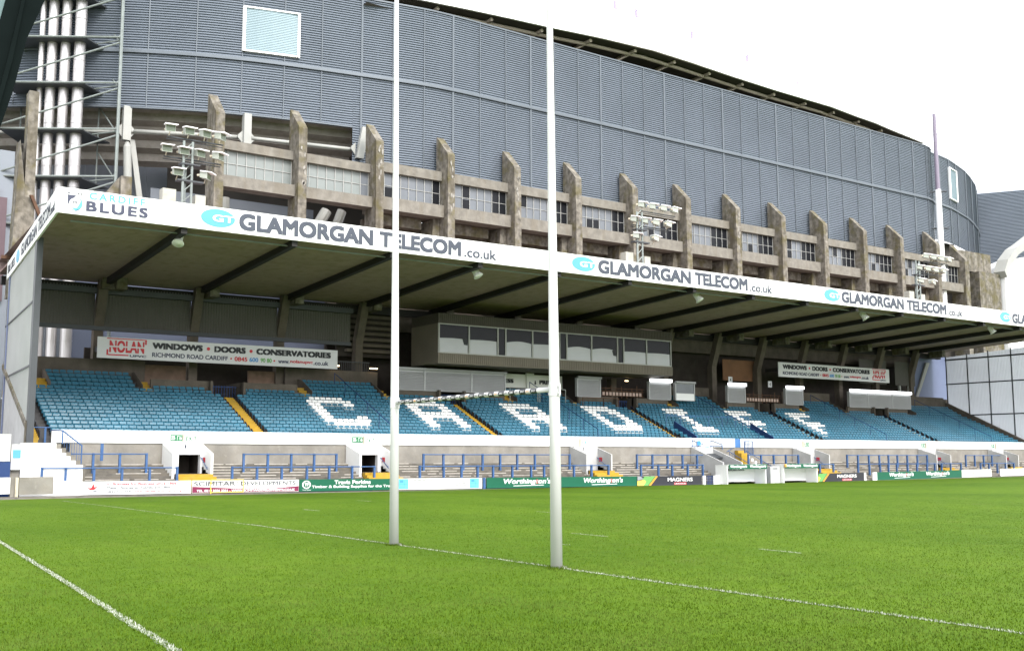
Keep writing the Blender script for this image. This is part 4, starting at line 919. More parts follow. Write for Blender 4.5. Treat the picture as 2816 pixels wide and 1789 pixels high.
# ---------------------------------------------------------------- kiosks with roller shutters on the concourse edge
def kiosk(x0, x1, parts, lit, label, booth=False):
    t = thing('kiosk', label, 'kiosk', ((x0+x1)/2, 51.6, 6.48), 'shuttered kiosks')
    y = 51.1
    b = MB(); b.box(x0, x1, y+.06, y+.30, 6.46, 7.9); body = b.build('body', 'plastic_grey', t)
    xs_ = [x0]+parts+[x1]
    for a, e in zip(xs_[:-1], xs_[1:]):
        if booth:
            MB().box(a+.03, e-.03, y, y+.055, 6.46, 7.02).build('counter_front', 'board_white', t)
            b = MB(); b.box(a+.06, e-.06, y+.02, y+.055, 7.05, 7.8); b.build('window', 'window_grey', t); continue
        b = MB(); z = 6.5
        while z < 7.74: b.hexa([(a+.06, y-.02, z), (e-.06, y-.02, z), (e-.06, y+.055, z), (a+.06, y+.055, z), (a+.06, y+.03, z+.09), (e-.06, y+.03, z+.09), (e-.06, y+.055, z+.09), (a+.06, y+.055, z+.09)]); z += .115
        b.build('shutter', 'shutter', t)
    b = MB()
    for x in xs_: b.box(x-.05, x+.05, y-.02, y+.06, 6.46, 7.86)
    b.box(x0, x1, y-.02, y+.06, 6.42, 6.459); b.build('frame', 'plastic_grey', t)
    if lit: MB().box(x0+.12, x1+.12, y-.12, y+.1, 7.865, 8.12).build('light_box', 'lamp_white', t)
    else: MB().box(x0, x1+.1, y-.12, y+.1, 7.865, 8.02).build('shutter_box', 'shutter', t)
kiosk(24.9, 34.3, [27.3, 31.3], False, 'long kiosk with three grey roller shutters left of the press panels')
kiosk(41.25, 43.6, [], False, 'single grey shutter kiosk below the right half of the press box')
kiosk(48.9, 51.3, [], True, 'shuttered kiosk with bright light box under the right end of the press box')
kiosk(51.9, 54.1, [], False, 'booth with grey window over a white counter right of the press box', booth=True)
kiosk(58.2, 60.4, [], True, 'shuttered kiosk with light box left of the plywood panel')
kiosk(65.85, 68.2, [], True, 'shuttered kiosk with light box below the left end of the right banner')
kiosk(75.1, 84.9, [78.0, 81.9], True, 'long pale kiosk with three shutters below the right banner')

# barriers and chairs stored between the kiosks
def clutter(x0, x1, label):
    b = MB(); y = 51.6
    for z in (6.62, 6.98, 7.2): b.box(x0-.3, x1+.3, y, y+.04, z, z+.05)
    for i in range(9): x = x0+(x1-x0)*i/8; b.box(x-.025, x+.025, y-.04, y, 6.45, 7.1+.5*((i*37) % 5)/5)
    b.cur = 1
    n = int((x1-x0)/.36)
    for i in range(n): x = x0+.2+.36*i; b.box(x, x+.24, y-.06, y-.041, 6.66, 6.92)
    tag(b.build('stacked_trestles', ['rust', 'pink_pale']), label, 'trestles', 'brown trestles stored on the concourse')
mat('pink_pale', (.45, .33, .28), .7, .1, 2.0)
clutter(44.0, 48.5, 'brown trestles with pale pads between two kiosks under the press box end')
clutter(60.9, 65.4, 'brown trestles with pale pads stored below the plywood panel')
b = MB()
for x0, x1 in ((41.3, 43.4), (43.4, 45.0)):
    b.path([(x0, 50.5, 5.5), (x0, 50.5, 6.35), (x1, 50.5, 6.35), (x1, 50.5, 5.5)], .035)
tag(b.build('rusty_frame', 'rust'), 'rusty tube frames in front of the seats below the single shutter', 'frame')
b = MB()
for x0, x1 in ((34.6, 37.2), (37.4, 39.9)):
    b.path([(x0, 50.9, 5.9), (x0, 50.9, 6.9), (x1, 50.9, 6.9), (x1, 50.9, 5.9)], .03)
b.path([(34.3, 53.2, 6.9), (40.8, 53.2, 6.9), (40.8, 53.2, 6.2)], .03)
tag(b.build('press_railing', 'strut_paint'), 'pale tube railing round the press seats', 'railing')
def chair_mb():
    b = MB(); b.box(-.17, .17, -.15, .15, .34, .38); b.box(-.17, .17, .13, .17, .38, .72)
    for sx in (-.15, .15):
        for sy_ in (-.13, .14): b.box(sx-.015, sx+.015, sy_-.015, sy_+.015, 0, .34)
    return b
c0 = chair_mb().build('chair', 'seat_white', None, tilt=False)
for i in range(9):
    o = c0 if i == 0 else c0.copy()
    if i: COL.objects.link(o)
    o.location = (35.5+.52*i, 52.55, tz(37, 6.18)); tag(o, 'white chair in the row at the back of the press seats', 'chair', 'white chairs of the press row')
for k, c in ((1, AC[1]), (2, AC[2]), (0, AC[0])):
    b = MB()
    for i in range(11): x = c-.8+.18*i; b.box(x-.02, x+.02, 51.9, 51.94, 5.2, 6.3)
    b.box(c-.85, c+1.1, 51.89, 51.95, 6.2, 6.25); b.box(c-.85, c+1.1, 51.89, 51.95, 5.5, 5.55)
    tag(b.build('barred_gate', 'navy_panel'), ['dark barred gate at the seat entrance above the first yellow aisle', 'dark barred gate at the seat entrance above the middle yellow aisle', 'dark barred gate at the seat entrance left of the white letter I'][k], 'gate', 'gates at the seat entrances')
for x, z, lab in ((21.2, 8.05, 'lit strip lamp in the dark bay right of the big banner'), (24.2, 7.98, 'lit strip lamp beside the far goal post under the roof'), (48.1, 8.0, 'small warm lamp left of the lit kiosk under the press box'), (70.0, 7.75, 'small warm lamp on the column below the right banner')):
    b = MB(); w = .3 if x < 30 else .16; b.box(x-w, x+w, 53.0, 53.08, z-.035, z+.035); tag(b.build('lamp', 'lamp_warm'), lab, 'lamp')
for i, (x, z) in enumerate(((60.6, 8.55), (65.9, 8.35))):
    t = thing('number_sign', ['small white sign with a 4 left of the plywood panel', 'small white sign with a 4 right of the plywood panel'][i], 'sign', (x, 53.0, z))
    MB().box(x-.25, x+.25, 53.0, 53.04, z-.28, z+.28).build('panel', 'banner_white', t); ftext('4', t, 'ink_black', x-.09, x+.09, z-.17, z+.17, 53.0)
b = MB(); n = 60
for i in range(21): x = 20.9+.15*i; b.box(x-.012, x+.012, 53.3, 53.33, 7.0, 8.4)
b.box(20.8, 24.0, 53.29, 53.34, 8.37, 8.42); tag(b.build('barred_fence', 'dark_steel'), 'dark barred fence at the back of the stand right of the big banner', 'fence')

# ---------------------------------------------------------------- hanging banners
def banner(x0, x1, z0, z1, y, label, logo_left):
    t = thing('banner', label, 'banner', ((x0+x1)/2, y, z0), 'window company banners')
    MB().box(x0, x1, y, y+.06, z0, z1).build('panel', 'banner_white', t)
    b = MB()
    for u in (.02, .30, .61): b.box(x0+u*(x1-x0), x0+u*(x1-x0)+.3, y+.07, y+1.9, z0+.5, z0+.8)
    each(b, 'bracket', 'roof_steel', t)
    H = z1-z0; w = x1-x0
    X = lambda u: x0+u*w
    if logo_left: lx0, lx1, tx0, tx1 = .034, .184, .206, .968
    else: lx0, lx1, tx0, tx1 = .835, .965, .035, .81
    z = lambda v: z0+v*H
    lg = MB(); a, e = X(lx0), X(lx1)
    lg.box(a, e, y-.012, y-.001, z(.92), z(.965)); lg.box(a, a+.1, y-.012, y-.001, z(.15), z(.42)); lg.box(e-.1, e, y-.012, y-.001, z(.72), z(.92)); lg.box(a+.1, a+(e-a)*.55, y-.012, y-.001, z(.14), z(.2)); lg = lg.build('logo_frame', 'ink_red', t)
    ftext('NOLAN', lg, 'ink_red', a+.16, e-.14, z(.28), z(.86), y-.001, bold=.03)
    MB().box(a+.12, e-.12, y-.03, y-.022, z(.53), z(.60)).build('gap_band', 'banner_white', lg)
    ftext('UPVC', lg, 'ink_navy', a+(e-a)*.58, e, z(.10), z(.21), y-.001, bold=.03)
    L = tx1-tx0; q = lambda f: X(tx0+L*f)
    for wd, u0, u1 in (('WINDOWS', 0, .262), ('DOORS', .325, .498), ('CONSERVATORIES', .558, 1.0)): ftext(wd, t, 'ink_black', q(u0), q(u1), z(.55), z(.86), y-.001, bold=.055)
    d = MB()
    for u in (.293, .528): d.prism([(q(u)+.11*math.cos(i*.628), y-.001, z(.70)+.11*math.sin(i*.628)) for i in range(10)], (0, -.012, 0))
    for u in (.418, .662): d.prism([(q(u)+.06*math.cos(i*.628), y-.001, z(.27)+.06*math.sin(i*.628)) for i in range(10)], (0, -.012, 0))
    each(d, 'dot', 'ink_red', t)
    for wd, m, u0, u1 in (('RICHMOND ROAD CARDIFF', 'ink_navy', 0, .40), ('0845', 'ink_red', .437, .508), ('600', 'ink_blue', .52, .57), ('90 80', 'swoosh_green', .583, .647), ('www.', 'ink_navy', .685, .75), ('nolanupvc', 'ink_red', .755, .89), ('.co.uk', 'ink_navy', .895, .985)):
        ftext(wd, t, m, q(u0), q(u1), z(.16), z(.38) if wd not in ('www.',) else z(.31), y-.001, bold=.022)
banner(4.85, 20.62, 7.68, 8.95, 51.5, 'large white NOLAN windows banner hanging at the left, logo on its left end', True)
banner(65.4, 82.1, 8.95, 10.25, 51.5, 'smaller-looking white windows banner at the right with red logo on its right end', False)

# ---------------------------------------------------------------- horn loudspeakers under the roof edge
HL = ['leftmost white horn loudspeaker under the roof edge, below the club name', 'white horn loudspeaker under the roof below the first co.uk lettering', 'white horn loudspeaker under the second telecom lettering', 'white horn loudspeaker under the roof left of the third co.uk lettering', 'rightmost white horn loudspeaker under the roof edge']
for k, x in enumerate((5.77, 24.1, 43.1, 62.1, 80.8)):
    t = thing('loudspeaker', HL[k], 'loudspeaker', (x, 39.5, 12.9), 'horn loudspeakers under the roof')
    b = MB(); ax = (-.25 if k == 0 else .28, -.45, -.85); a_ = Vector(ax).normalized()
    b.lathe([(-.34, .10), (-.32, .18), (-.2, .225), (.05, .22), (.2, .235), (.34, .31), (.36, .31)], (x, 39.5, 12.98), ax, 16); b.build('horn', 'white_paint', t, smooth=True)
    MB().tube((x+.02, 39.5, 13.2), (x+.02, 39.5, 13.36), .05).build('hanger', 'galvanised', t)

# ---------------------------------------------------------------- floodlight clusters standing at the roof
def lamp(t, x, y, z, az, tilt_=.25):
    c, s = math.cos(az), math.sin(az)
    def P(u, v, w):        # u sideways, v out of the lamp, w up
        v2 = v*math.cos(tilt_)+w*math.sin(tilt_)*.0; w2 = w - v*math.sin(tilt_)
        return (x+u*c+v2*s, y+u*s-v2*c, z+w2)
    b = MB(); b.hexa([P(-.22, -.25, -.18), P(-.27, .22, -.20), P(.27, .22, -.20), P(.22, -.25, -.18), P(-.22, -.25, .14), P(-.27, .22, .2), P(.27, .22, .2), P(.22, -.25, .14)])
    o = b.build('lamp', 'lamp_shell', t)
    b = MB(); b.hexa([P(-.30, -.2, .15), P(-.36, .52, .20), P(.36, .52, .20), P(.30, -.2, .15), P(-.30, -.2, .22), P(-.36, .52, .25), P(.36, .52, .25), P(.30, -.2, .22)]); b.build('visor', 'stadium_white', o)
    b = MB(); b.hexa([P(-.24, .223, -.17), P(-.24, .23, -.17), P(.24, .23, -.17), P(.24, .223, -.17), P(-.24, .223, .17), P(-.24, .23, .17), P(.24, .23, .17), P(.24, .223, .17)]); b.build('glass', 'lamp_glass', o)
    b = MB(); b.tube(P(-.2, -.42, -.1), P(-.1, -.2, 0), .07); b.tube(P(0, 0, -.2), (x, y+.2, z-.42), .03); b.build('bracket', 'sign_cream', o)
def cluster(mx, top, mid, low, zt, label):
    y = 44.0
    t = thing('floodlight_cluster', label, 'floodlights', (mx, y, 14.0), 'floodlight clusters above the roof')
    b = MB()
    for x in (mx-.28, mx+.22): b.tube((x, y, 13.6), (x, y, zt-.6), .075, 8)
    for z in np.arange(14.2, zt-.8, .6): b.tube((mx-.28, y, z), (mx+.22, y, z+.5), .03, 6)
    b.tube((mx-.05, y+.3, 13.6), (mx-.05, y+.3, zt-1.8), .06); b.build('mast', 'galvanised', t)
    b = MB()
    for xs_, z in ((top, zt-.45), (mid, zt-1.62)): b.tube((xs_[0]-.1, y+.15, z), (xs_[-1]+.25, y+.15, z), .045, 6); b.tube((xs_[0]-.1, y+.3, z-.1), (xs_[-1]+.25, y+.3, z-.1), .03, 6)
    b.box(mx-.6, mx+.9, y-.1, y+.35, zt-2.95, zt-2.85); b.box(mx-.45, mx+.65, y-.15, y+.4, zt-1.98, zt-1.9); b.build('crossarm', 'dark_steel', t)
    b = MB(); b.box(mx-1.35, mx-.6, y+.1, y+.7, 13.6, 16.7); b.box(mx+.5, mx+1.1, y+.1, y+.7, 13.6, 16.55); each(b, 'cabinet', 'sign_pale', t)
    for xs_, z, n_ in ((top, zt, 4), (mid, zt-1.2, 4), (low, zt-2.45, 2)):
        for i, x in enumerate(xs_): lamp(t, x, y, z, LA[n_][i]+top_turn, .22)
mat('sign_pale', (0.3750, 0.3750, 0.3300), .6, .06, 1.0, stain=.2)
LA = {4: (0, .15, .35, .75), 2: (.1, .95)}
top_turn = -.1; cluster(7.55, (6.45, 7.5, 8.45, 9.35), (6.3, 7.25, 8.15, 9.25), (6.95, 8.55), 20.15, 'floodlight cluster above the club name at the left end of the roof')
top_turn = .65; cluster(41.75, (42.0, 43.1, 44.2, 45.3), (41.2, 42.3, 43.4, 44.6), (41.4, 43.2), 20.45, 'floodlight cluster in front of the concrete piers above the second telecom lettering')
top_turn = .8; cluster(76.65, (78.0, 79.2, 80.4, 81.6), (76.9, 78.2, 79.4, 80.6), (77.0, 78.8), 20.25, 'floodlight cluster near the right end of the roof')

# ================================================================ the raw concrete gallery behind the stand
GA = thing('concrete_gallery', 'weathered concrete gallery of slanted piers and window bands behind the grandstand roof', 'building', (50, 53, 0), tilt=False)
PX = [11.8, 17.67, 23.64, 29.7, 35.85, 42.0, 48.2, 54.5, 60.85, 67.1, 73.3, 79.55, 85.75, 92.3]
for k, x in enumerate(PX):
    b = MB(); dz = random.uniform(-.06, .06); j = lambda: random.uniform(-.012, .012)
    b.prism([(x, 52.0, 12.0), (x, 53.7, 12.0), (x, 53.7, 25.9+dz), (x, 53.62, 25.95+dz), (x, 52.06+j(), 24.36+dz), (x, 52.0, 24.25+dz), (x, 52.0+j(), 22.5), (x, 51.96, 22.45), (x, 51.96, 17)], (.62, 0, 0))
    p = b.build('pier', 'pier_concrete', GA)
    if k in (1, 2, 3, 4, 8):                            # spalled patches with pale aggregate
        b = MB()
        for _ in range(7):
            z = random.uniform(20, 24); xx = x+random.uniform(.2, .5); b.prism([(xx+random.uniform(.04, .11)*math.cos(a), 51.955, z+random.uniform(.08, .3)*math.sin(a)) for a in np.arange(0, 6.28, .9)], (0, -.012, 0))
        b.build('spalling', 'spalled_concrete', p)
b = MB(); b.prism([(97.9, 52.2, 12), (97.9, 54.0, 12), (97.9, 54.0, 25.2), (97.9, 52.2, 23.2)], (.8, 0, 0)); b.build('pier', 'pier_concrete', GA)
b = MB(); b.box(101.0, 105.3, 52.4, 54.2, 10, 22.2); b.box(98.7, 105.0, 53.3, 54.0, 22.3, 24.6); each(b, 'end_block', 'pier_concrete', GA)
b = MB(); b.prism([(.5, 52, 12), (.5, 53.2, 12), (.5, 53.2, 23.6), (.5, 52.3, 23.6), (.5, 52.25, 17.6), (.5, 52, 17.0)], (.56, 0, 0)); b.prism([(-.1, 52, 11), (.499, 52, 11), (.499, 52, 17.4), (.1, 52, 20.4)], (0, 1.2, 0)); b.build('pier', 'pier_concrete', GA)
b = MB(); b.prism([(.72, 51.7, 17.1), (.9, 51.7, 17.1), (2.0, 51.7, 14.6), (1.8, 51.7, 14.6)], (0, .25, 0)); b.box(-.6, .5, 51.9, 52.1, 13.2, 13.4); b.build('raker', 'rust', GA)
b = MB(); b.box(5.95, 6.6, 52, 53.3, 12, 19.1); b.prism([(5.2, 52.4, 12), (5.94, 52.4, 12), (5.94, 52.4, 19.05), (5.2, 52.4, 18.0)], (0, .8, 0)); b.build('pier', 'pier_concrete', GA)
for k in range(len(PX)):
    a = PX[k]+.62; c = PX[k+1] if k+1 < len(PX) else 97.9
    lz = (22.15, 22.78) if k < 2 else (22.4, 23.12); wz = (20.3, 22.14) if k < 2 else (20.45, 22.39); sz = (19.5, 20.29) if k < 2 else (19.5, 20.44)
    MB().box(a+.003, c-.003, 52.85, 53.5, *lz).build('lintel', 'concrete', GA)
    MB().box(a+.003, c-.003, 52.5, 53.6, *sz).build('sill_beam', 'concrete', GA)
    nP = 8; w = (c-a)/nP
    gl = MB().box(a, c, 53.2, 53.24, *wz).build('window', 'window_frosted' if k < 2 else 'window_grey', GA)
    b = MB()
    for i in range(nP+1): xx = min(c-.03, max(a+.03, a+w*i)); b.box(xx-.019, xx+.019, 53.13, 53.199, *wz)
    zm = wz[0]+(wz[1]-wz[0])*.52
    for i in range(nP): b.box(a+w*i+.03, a+w*(i+1)-.03, 53.14, 53.195, zm-.015, zm+.015)
    b.build('frame', 'window_frame', gl)
    dk = 0 if k < 1 else (1 if k == 1 else (1 if k == 2 else 2 if k < 6 else 3))
    b = MB(); pick = set()
    for i in range(nP-dk, nP): b.box(a+w*i, a+w*(i+1), 53.17, 53.199, *wz)
    if k >= 2:
        for _ in range(2): i = random.randrange(nP-dk); z0 = random.choice((wz[0], zm)); b.box(a+w*i, a+w*(i+1), 53.185, 53.199, z0, z0+.9)
    if dk: each(b, 'dark_pane', 'window_dark' if k > 1 else 'window_grey', gl)
b = MB(); b.box(24.2, 98, 55.2, 55.5, 11, 19.2); b.box(24.2, 98, 53.61, 55.19, 19.55, 20.2); b.build('recess_wall', 'dark_concrete', GA)
b = MB()
for k in range(2, len(PX)-1): a = PX[k]+.62; c = PX[k+1]; b.box(a+.6, c-1.0, 54.2, 55.19, 18.75, 19.54); b.prism([(c-1.0, 53.2, 14.0), (c-.01, 53.2, 14.0), (c-.01, 53.2, 19.48), (c-.5, 53.2, 19.48)], (0, 1.9, 0))
each(b, 'bracket', 'pier_concrete', GA)

# ================================================================ the big stadium behind
ST = thing('stadium', 'huge modern stadium clad in blue-grey louvres rising behind the grandstand', 'stadium', (50, 70, 0), tilt=False)
CP = [(-26, 93), (-16, 82), (-8, 73.5), (-2.5, 68.2), (2.1, 63.9), (7.3, 60.55), (12.2, 58.2), (16.3, 56.8), (20.0, 55.9), (24.0, 55.1), (28.6, 54.25), (31.3, 54.02), (34, 54)]
def crv(pts, n=6):
    out = []
    for i in range(len(pts)-1):
        p0 = pts[max(0, i-1)]; p1 = pts[i]; p2 = pts[i+1]; p3 = pts[min(len(pts)-1, i+2)]
        for k in range(n):
            t = k/n; out.append(tuple(.5*(2*p1[q]+(p2[q]-p0[q])*t+(2*p0[q]-5*p1[q]+4*p2[q]-p3[q])*t*t+(3*p1[q]-p0[q]-3*p2[q]+p3[q])*t**3) for q in (0, 1)))
    return out+[pts[-1]]
PATH = crv(CP)+[(x, 54.0) for x in np.arange(36.5, 94, 2.5)]+[(94.0, 54.0), (95.2, 54.22), (96.3, 54.72)]
PATH2 = [(96.3, 54.75), (98.0, 54.9), (100.5, 55.3), (103, 56.0), (107, 57.2), (110.5, 58.6), (114.5, 60.4), (118, 62.3)]
def louvre(path, z0, z1, name, pitch=.185, m='cladding', parent=ST, d=.095):
    b = MB(); nrm = []
    for i, p in enumerate(path):
        a = Vector(path[max(0, i-1)]); c = Vector(path[min(len(path)-1, i+1)]); t = (c-a).normalized(); nrm.append(Vector((t.y, -t.x)))
    rows = []; z = z0; n = int(round((z1-z0)/pitch)); ph = (z1-z0)/n
    for i in range(n): rows += [(0, z0+ph*i), (d, z0+ph*(i+.2))]
    rows.append((0, z1)); K = len(path)
    for off, z in rows:
        for p, nn in zip(path, nrm): b.v.append((p[0]+nn.x*off, p[1]+nn.y*off, z))
    for r in range(len(rows)-1):
        for i in range(K-1): b.f.append((r*K+i, r*K+i+1, (r+1)*K+i+1, (r+1)*K+i)); b.m.append(0)
    return b.build(name, m, parent, tilt=False, fix=False)
ZB, ZBL, ZR, ZT = 23.5, 26.2, 30.25, 36.3
iL = max(i for i, p in enumerate(PATH) if p[0] <= 23.4)
louvre(PATH, ZR+.12, ZT, 'upper_cladding'); louvre(PATH[:iL+1], ZBL, ZR-.12, 'lower_cladding'); louvre(PATH[iL:], ZB, ZR-.12, 'lower_cladding')
louvre(PATH2, ZR+.12, ZT-.3, 'upper_cladding'); louvre(PATH2, 26.0, ZR-.12, 'lower_cladding')
P3 = [(118.0, 62.3), (120.5, 58.5), (123, 54.7), (128, 47)]
louvre(P3, 25.6, ZT-.4, 'corner_cladding')
def along(path, z0, z1, off, th, name, m):
    b = MB(); nrm = []
    for i, p in enumerate(path):
        a = Vector(path[max(0, i-1)]); c = Vector(path[min(len(path)-1, i+1)]); t = (c-a).normalized(); nrm.append(Vector((t.y, -t.x)))
    for i in range(len(path)-1):
        q = []
        for z in (z0, z1):
            q += [(path[i][0]+nrm[i].x*off, path[i][1]+nrm[i].y*off, z), (path[i+1][0]+nrm[i+1].x*off, path[i+1][1]+nrm[i+1].y*off, z), (path[i+1][0]+nrm[i+1].x*(off-th), path[i+1][1]+nrm[i+1].y*(off-th), z), (path[i][0]+nrm[i].x*(off-th), path[i][1]+nrm[i].y*(off-th), z)]
        b.hexa(q)
    return b.build(name, m, ST, tilt=False)
along(PATH, ZR-.12, ZR+.12, .2, .4, 'rail', 'cladding_trim'); along(PATH, ZT, ZT+.12, .12, .3, 'top_trim', 'cladding_trim'); along(PATH[:iL+1], ZBL-.1, ZBL, .12, .3, 'bottom_trim', 'cladding_trim'); along(PATH[iL:], ZB-.1, ZB, .12, .2, 'bottom_trim', 'cladding_trim')
along(PATH2, ZR-.12, ZR+.12, .2, .4, 'rail', 'cladding_trim'); along(PATH2, ZT-.3, ZT-.15, .12, .3, 'top_trim', 'cladding_trim')
def pnt(x):
    for a, c in zip(PATH[:-1], PATH[1:]):
        if a[0] <= x <= c[0]: t = (x-a[0])/(c[0]-a[0]); return (x, a[1]+(c[1]-a[1])*t)
mb_ = MB(); mt = MB()
mx_ = [31.33+2.512*i for i in range(-2, 26)]+[23.9, 20.9, 18.2, 15.3, 12.3, 9.3, 5.2, 1.5]
for x in mx_:
    p = pnt(x); i = round((x-31.33)/2.512); thick = (i % 3 == 0 and x > 30) or x in (5.2, 23.9)
    w = .08 if thick else .035
    zlo = ZBL if x < 23.4 else ZB
    for z0, z1 in ((zlo, ZR-.13), (ZR+.13, ZT-.01)): (mt if thick else mb_).box(x-w, x+w, p[1]-.12, p[1]+.05, z0, z1)
for p in PATH2[1:-1]: mb_.box(p[0]-.06, p[0]+.06, p[1]-.14, p[1]+.05, 26.0, ZT-.32)
each(mb_, 'mullion', 'cladding_trim', ST, tilt=False); each(mt, 'mullion', 'cladding_trim', ST, tilt=False)
# pale louvred window high on the left, and one right of the mast
def swin(path, z0, z1, lab=None):
    pt = [(p[0], p[1]) for p in path]
    w = louvre([(p[0]-.0, p[1]-.16) for p in pt], z0, z1, 'window', .13, 'pale_louvre', d=.025)
    b = MB()
    a, c = pt[0], pt[-1]
    for q in (a, c): b.box(q[0]-.09, q[0]+.09, q[1]-.28, q[1]-.05, z0-.1, z1+.1)
    for zz in (z0-.1, z1): b.hexa([(a[0], a[1]-.28, zz), (c[0], c[1]-.28, zz), (c[0], c[1]-.05, zz), (a[0], a[1]-.05, zz), (a[0], a[1]-.28, zz+.1), (c[0], c[1]-.28, zz+.1), (c[0], c[1]-.05, zz+.1), (a[0], a[1]-.05, zz+.1)])
    b.build('frame', 'stadium_white', w, tilt=False)
swin([pnt(x) for x in (15.35, 16.3, 17.3, 18.3, 19.15)], 30.95, 34.15)
swin([(100.4, 55.25), (102.8, 55.9)], 31.4, 35.0)
# roof: dark soffit, tube and cross beams, white edge, railing, ridge line
EDGE = [(26, 57.6), (30, 57.0), (34, 56.4), (38, 55.9), (42, 55.5), (47, 54.8), (53, 54.3), (58, 54.5), (64, 54.9), (70.7, 55.2), (79.4, 55.3), (84, 55.8), (88, 56.1), (92, 56.7), (96, 57.2), (99.7, 57.7)]
ZE = 38.5
b = MB()
for p, q in zip(EDGE[:-1], EDGE[1:]):
    b.quad((p[0], p[1], ZE), (q[0], q[1], ZE), (q[0]+4, q[1]+22, ZE+.4), (p[0]+4, p[1]+22, ZE+.4))
b.quad((20, 78, ZE+.6), (110, 78, ZE+.6), (110, 78, 30), (20, 78, 30)); b.quad((24, 54.6, ZT-.4), (96, 54.6, ZT-.4), (100, 78, 30), (20, 78, 30))
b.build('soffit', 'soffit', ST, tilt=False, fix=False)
b = MB(); L_ = [(x, y+1.35, ZE-.25) for x, y in EDGE]
for p, q in zip(L_[:-1], L_[1:]): b.tube(p, q, .16, 8)
for x in np.arange(27, 99, 4.9):
    y = np.interp(x, [e[0] for e in EDGE], [e[1] for e in EDGE]); b.tube((x, y+.55, ZE-.18), (x+.0, y+6, ZE-.15), .17, 6); b.tube((x-2.2, y+4.2, ZE-1.6), (x, y+1.4, ZE-.3), .09, 6)
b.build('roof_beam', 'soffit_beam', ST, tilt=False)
b = MB()
for i, (p, q) in enumerate(zip(EDGE[:-1], EDGE[1:])):
    zl = ZE-.06
    b.hexa([(p[0], p[1]-.12, zl), (q[0], q[1]-.12, zl), (q[0], q[1]+.1, zl), (p[0], p[1]+.1, zl), (p[0], p[1]-.12, ZE+1.25), (q[0], q[1]-.12, ZE+1.25), (q[0], q[1]+.1, ZE+1.25), (p[0], p[1]+.1, ZE+1.25)])
    b.quad((p[0], p[1], ZE+1.2), (q[0], q[1], ZE+1.2), (q[0]+4, q[1]+26, ZE+2.2), (p[0]+4, p[1]+26, ZE+2.2))
b.build('roof', 'stadium_white', ST, tilt=False, fix=False)
b = MB()
for x in np.arange(49, 97, .42):
    y = np.interp(x, [e[0] for e in EDGE], [e[1] for e in EDGE]); b.box(x-.015, x+.015, y+.9, y+.93, ZE+1.2, ZE+2.5)
for p, q in zip(EDGE[6:-2], EDGE[7:-1]): b.tube((p[0], p[1]+.9, ZE+2.5), (q[0], q[1]+.9, ZE+2.5), .03, 5)
b.build('roof_railing', 'roof_rail_paint' if 'roof_rail_paint' in MAT else 'stadium_white', ST, tilt=False)
RC = [(43.5, 43.42), (50.21, 43.02), (52.81, 42.85), (59.95, 42.4), (67.68, 41.75), (75.39, 40.6)]
sc = (70+14.37)/(56+14.37); b = MB(); C3 = [(-10.93+(x+10.93)*sc, 70, 1.9+(z-1.9)*sc) for x, z in RC]
b.path(C3, .09, 6)
for q in C3[1:]: b.box(q[0]-.3, q[0]+.2, 69.8, 70.2, q[2]-.75, q[2]-.05); b.tube((q[0], 70, q[2]-.3), (q[0]-1.5, 71, q[2]-5), .04, 5)
mat('ridge_paint', (0.3780, 0.3240, 0.4500), .6, .05, 1.0); b.build('ridge_walkway', 'ridge_paint', ST, tilt=False)
# underside of the bowl, struts and tie tube at the left
b = MB()
TI = [(-6, 71.5), (2.5, 65.2), (7.6, 61.8), (12.5, 59.5), (16.6, 58.1), (20.3, 57.2), (24.6, 56.2)]
for i in range(5):
    z = 27.1-i*.78; o_ = .9*i-.6
    for p, q in zip(TI[:-1], TI[1:]):
        b.quad((p[0], p[1]+o_, z), (q[0], q[1]+o_, z), (q[0], q[1]+o_, z-.56), (p[0], p[1]+o_, z-.56)); b.quad((p[0], p[1]+o_, z-.56), (q[0], q[1]+o_, z-.56), (q[0], q[1]+o_+.92, z-.78), (p[0], p[1]+o_+.92, z-.78))
b.build('bowl_underside', 'tier_concrete', ST, tilt=False, fix=False)
b = MB()
for i in range(14): x = -4+2.3*i; b.box(x, x+2.26, 68.6, 68.8, 6, 27.5)
b.build('grey_wall', 'grey_sheet', ST, tilt=False)
b = MB(); SP = [(-5, 70.2, 24.3), (2.6, 63.7, 24.4), (8.7, 60.0, 24.5), (15.5, 57.1, 24.5), (19.6, 56.2, 24.5), (24.3, 55.2, 24.5)]
for p, q in zip(SP[:-1], SP[1:]): b.tube(p, q, .14, 10)
b.build('tie_tube', 'strut_paint', ST, tilt=False, smooth=True)
for k, (x, y, ln) in enumerate(((8.2, 60.1, 1), (15.75, 56.9, 0), (24.2, 55.0, 2))):
    b = MB(); dx = -.45 if k == 2 else .0
    b.hexa([(x-.27+dx, y-.25, 23.75), (x+.27+dx, y-.25, 23.75), (x+.27+dx, y+.25, 23.75), (x-.27+dx, y+.25, 23.75), (x-.27, y-.25, 26.2), (x+.27, y-.25, 26.2), (x+.27, y+.25, 26.2), (x-.27, y+.25, 26.2)])
    for s_ in (-1, 1): b.prism([(x+dx+s_*.28, y, 24.0), (x+dx+s_*.62, y, 24.4), (x+dx+s_*.62, y, 24.6), (x+dx+s_*.28, y, 24.95)], (0, .1, 0))
    if ln == 1: b.lathe([(0, .12), (.4, .28), (3.2, .28), (3.3, .25)], (x+.1, y, 23.7), (.05, 0, -1), 12); b.prism([(x+.35, y+.3, 24), (x+.7, y+.3, 24), (x+1.5, y+.3, 19.2), (x+1.1, y+.3, 19.2)], (0, .2, 0))
    b.build('strut', 'strut_paint', ST, tilt=False)
